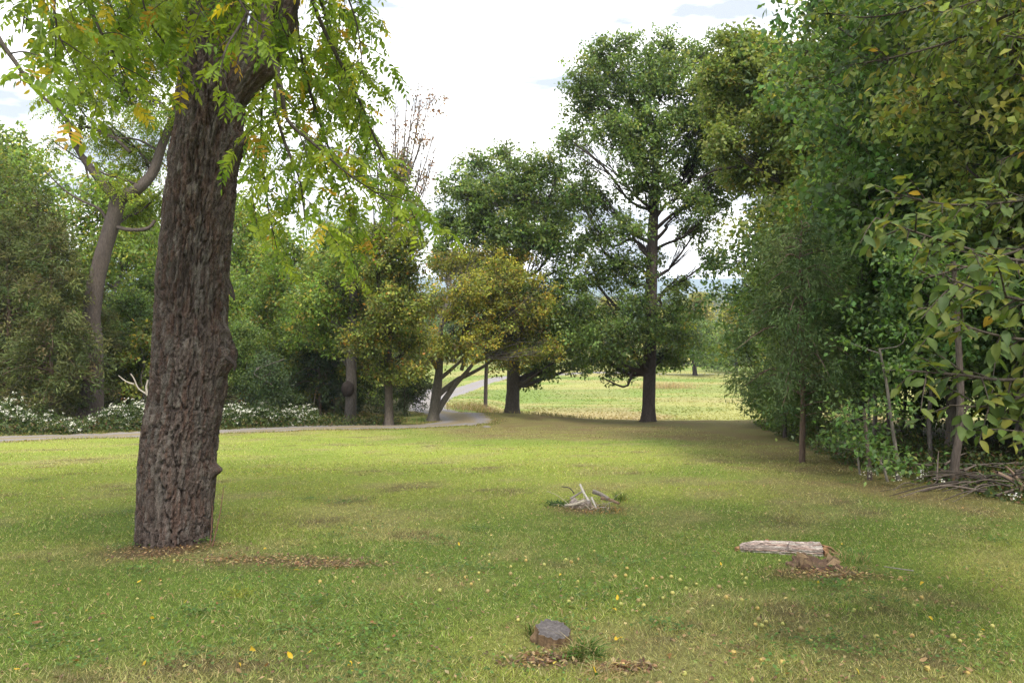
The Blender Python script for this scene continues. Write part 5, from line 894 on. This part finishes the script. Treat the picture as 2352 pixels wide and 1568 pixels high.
FRU = [(1327, 1338), (1250, 1300), (1208, 1290), (1360, 1383), (1190, 1427), (1300, 1288), (1437, 1325), (1580, 1410), (1704, 1382), (1650, 1372), (1735, 1440), (1743, 1428), (1760, 1433), (1798, 1437), (1668, 1375), (1840, 1450), (1862, 1475), (1900, 1325), (1952, 1335), (1987, 1362), (2000, 1402), (1962, 1405), (1740, 1402), (1652, 1350), (1600, 1345), (1562, 1335), (1440, 1308), (1768, 1305), (1704, 1322), (1790, 1290), (2095, 1465), (2140, 1455), (2205, 1478), (2250, 1465), (2068, 1330), (2160, 1350), (1124, 1277), (1100, 1335), (1070, 1330), (1240, 1330), (400, 1290), (770, 1330), (735, 1338), (890, 1495), (980, 1320), (1010, 1360), (1485, 1350), (1520, 1330), (1545, 1365)]
FRU += [(rng.uniform(1040, 1620), rng.uniform(1255, 1400)) for _ in range(20)] + [(rng.uniform(1560, 2340), rng.uniform(1330, 1560)) for _ in range(22)]
FR_ = []
for i, q in enumerate(FRU):
    b = hit(*q); o = obj('fallen_fruit', fm[i % 4], None, (b[0], b[1], b[2] + .012), 'small round yellow fruit lying in the grass', 'fruit', 'yellow fruits scattered on the lawn'); o.rotation_euler = tuple(rng.uniform(0, 6, 3)); s_ = rng.uniform(.75, 1.15); o.scale = (s_, s_, s_); FR_.append(o)
single_out(FR_, 'small round yellow fruits')
lm = leaf_set('fallen_leaf', [simple_shape(rng, .6, -.5), simple_shape(rng, .55, .5)], [(.55, .37, .03), (.45, .37, .07), (.22, .11, .05), (.28, .19, .10)], M['leaf'])
FLV = [((316, 1343), 0), ((576, 1495), 0), ((672, 1523), 0), ((806, 1529), 0), ((608, 1267), 0), ((688, 1317), 1), ((352, 1431), 0), ((336, 1529), 0), ((94, 1435), 2), ((230, 1421), 2), ((1270, 1535), 1), ((1420, 1478), 0), ((1680, 1520), 2), ((1290, 1325), 0), ((1370, 1558), 0), ((1540, 1510), 2), ((500, 1395), 2), ((160, 1340), 2), ((1735, 1500), 3), ((1965, 1545), 1), ((140, 1440), 3), ((250, 1290), 0)]
FLV += [((rng.uniform(20, 1000), rng.uniform(1290, 1560)), int(rng.choice([0, 1, 2, 3, 3, 2, 3, 2]))) for _ in range(34)] + [((rng.uniform(1000, 2340), rng.uniform(1240, 1560)), int(rng.choice([0, 2, 3, 3]))) for _ in range(40)]
nm_ = ['golden-yellow', 'pale yellow', 'red-brown', 'tan']
LV_ = {}
for i, (q, c) in enumerate(FLV):
    b = hit(*q); o = obj('fallen_leaf', lm[(i % 2) * 4 + c], None, (b[0], b[1], b[2] + .028), 'curled %s dead leaf lying on the lawn' % nm_[c], 'leaf', '%s fallen leaves on the lawn' % nm_[c]); o.rotation_euler = (rng.normal(0, .4), rng.normal(0, .4), rng.uniform(0, 6.28)); s_ = rng.uniform(.028, .05) * (1.5 if i < 9 else 1); o.scale = (s_,) * 3; LV_.setdefault(c, []).append(o)
for c in LV_: single_out(LV_[c], nm_[c] + ' dead leaves')
g = Geo(); n = 9000; x = rng.uniform(-6, 7, n); y = 4.2 + 22 * rng.random(n) ** 1.4; x = x * (y + 4) / 12; z = ground(x, y) + .03
kk = rng.integers(0, len(LITTER_AND_BANDS), 2600); LT = np.array(LITTER_AND_BANDS); x[:2600] = LT[kk, 0] + rng.normal(0, .45, 2600) * LT[kk, 2]; y[:2600] = LT[kk, 1] + rng.normal(0, .45, 2600) * LT[kk, 3]; z = ground(x, y) + rng.uniform(.005, .03, n)
leaf_quads(g, np.stack([x, y, z], 1), rdir(rng, n) * np.array([1, 1, .3]), rdir(rng, n) * .35 + np.array([0, 0, 1]), rng.uniform(.02, .05, n), rng.uniform(.012, .028, n), pick(rng, [(.20, .12, .065, 3), (.30, .22, .12, 3), (.11, .07, .045, 2), (.42, .33, .14, .8)], n))
obj('leaf_litter', g.mesh('leaf_litter', M['leaf']), label='scraps of dead leaves strewn in the grass and under the trunk', cat='leaf litter', kind='stuff')

# broad-leaved lawn weeds in loose patches
g = Geo(); n = 7000; c_ = np.array([hit(rng.uniform(0, 2352), rng.uniform(1080, 1560))[:2] for _ in range(70)]); k = rng.integers(0, 70, n); p_ = c_[k] + rng.normal(0, 1, (n, 2)) * rng.uniform(.08, .3, 70)[k][:, None]
d = rdir(rng, n) * np.array([1, 1, .25]) + np.array([0, 0, .25]); leaf_quads(g, np.column_stack([p_, ground(p_[:, 0], p_[:, 1]) + rng.uniform(.015, .045, n)]), d, rdir(rng, n) * .4 + np.array([0, 0, 1]), rng.uniform(.018, .04, n), rng.uniform(.014, .028, n), pick(rng, [(.075, .135, .03, 3), (.11, .17, .04, 2), (.06, .10, .03, 1)], n))
obj('lawn_weeds', g.mesh('lawn_weeds', M['grass']), label='patches of clover and broad-leaved weeds in the lawn', cat='weeds', kind='stuff')
# ------------------------------------------------------------------ grass
rng = np.random.default_rng(12)
def blades(n, y0, y1, h, w, pw=1.):
    y = y0 + (y1 - y0) * rng.random(n) ** pw; x = rng.uniform(-1, 1, n) * (.80 * y + .8); m = (np.hypot((x - WAL[0]) / .42, (y - WAL[1] - .37) / .42) > 1); x, y = x[m], y[m]
    rd = y - droad(x); m = ~((rd > -1.4) & (x < -2)) & ~((x > 8.2) & (y > 9)); x, y = x[m], y[m]; n = len(x)
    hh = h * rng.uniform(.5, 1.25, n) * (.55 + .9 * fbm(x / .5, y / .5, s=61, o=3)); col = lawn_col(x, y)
    for (cx, cy, rx, ry, k) in LITTER_AND_BANDS: hh = np.where(((x - cx) / rx) ** 2 + ((y - cy) / ry) ** 2 < .5, hh * .45, hh)
    col = np.where((rng.random(n) < .2)[:, None], np.array([.38, .34, .17]), col * 1.28); col = col * rng.uniform(.5, 1.5, (n, 1)) * (1 + rng.normal(0, .06, (n, 3)))
    z = ground(x, y) - .006; a = np.stack([x, y, z], 1); d = nrm(np.concatenate([rng.normal(0, .62, (n, 2)), np.ones((n, 1))], 1)); sd_ = nrm(np.cross(d, rdir(rng, n))) * (w * rng.uniform(.7, 1.3, n))[:, None] * .5
    t = a + d * hh[:, None] + np.concatenate([d[:, :2] * hh[:, None] * .5, np.zeros((n, 1))], 1)
    return np.stack([a - sd_, a + sd_, t], 1).reshape(-1, 3), np.arange(n * 3).reshape(-1, 3), np.repeat(np.clip(col, .01, .8), 3, 0)
g = Geo()
for args in ((270000, 3.7, 9.5, .042, .0052, 1.25), (170000, 8.5, 18, .042, .0085, 1.15), (120000, 16, 40, .05, .016, 1.2)): g.add(*blades(*args))
i_ = rng.integers(40, 330, 15000); e_ = np.where(rng.random(15000) < .5, 1, -1) * half[i_] * (1 + rng.normal(.02, .12, 15000)); p_ = rc[i_] + sd[i_] * e_[:, None] + rng.normal(0, .15, (15000, 2)); k = Geo(); tuft(rng, 15000, 0., .085, [(.2, .2, .06, 3), (.3, .24, .11, 2), (.12, .16, .04, 2)], .6, .02, g=k)
v = np.concatenate(k.v).reshape(-1, 5, 3) * rng.uniform(.4, 1.3, (15000, 1, 1)); v += np.column_stack([p_, ground(p_[:, 0], p_[:, 1]) + .01])[:, None]; k.v = [v.reshape(-1, 3)]; g.join(k)
obj('grass', g.mesh('grass', M['grass']), label='short mown grass of the lawn', cat='grass', kind='stuff')

# ------------------------------------------------------------------ haze
def haze(density):
    m = bpy.data.materials.new('haze'); m.use_nodes = True; t = m.node_tree; t.nodes.clear(); o = t.nodes.new('ShaderNodeOutputMaterial'); v = t.nodes.new('ShaderNodeVolumePrincipled')
    v.inputs['Color'].default_value = (.66, .80, 1., 1); v.inputs['Density'].default_value = density; v.inputs['Anisotropy'].default_value = .0
    t.links.new(v.outputs[0], o.inputs['Volume'])
    x0, x1, y0, y1, z0, z1 = -9500, 9500, -400, 12500, -34, 62
    vv = np.array([(x, y, z) for z in (z0, z1) for y in (y0, y1) for x in (x0, x1)]); g = Geo(); g.add(vv, np.array([(0, 2, 3, 1), (4, 5, 7, 6), (0, 1, 5, 4), (2, 6, 7, 3), (0, 4, 6, 2), (1, 3, 7, 5)]), (1, 1, 1))
    o = obj('haze', g.mesh('haze', m), label='thin bluish haze in the air', cat='haze', kind='stuff')
haze(.0002)
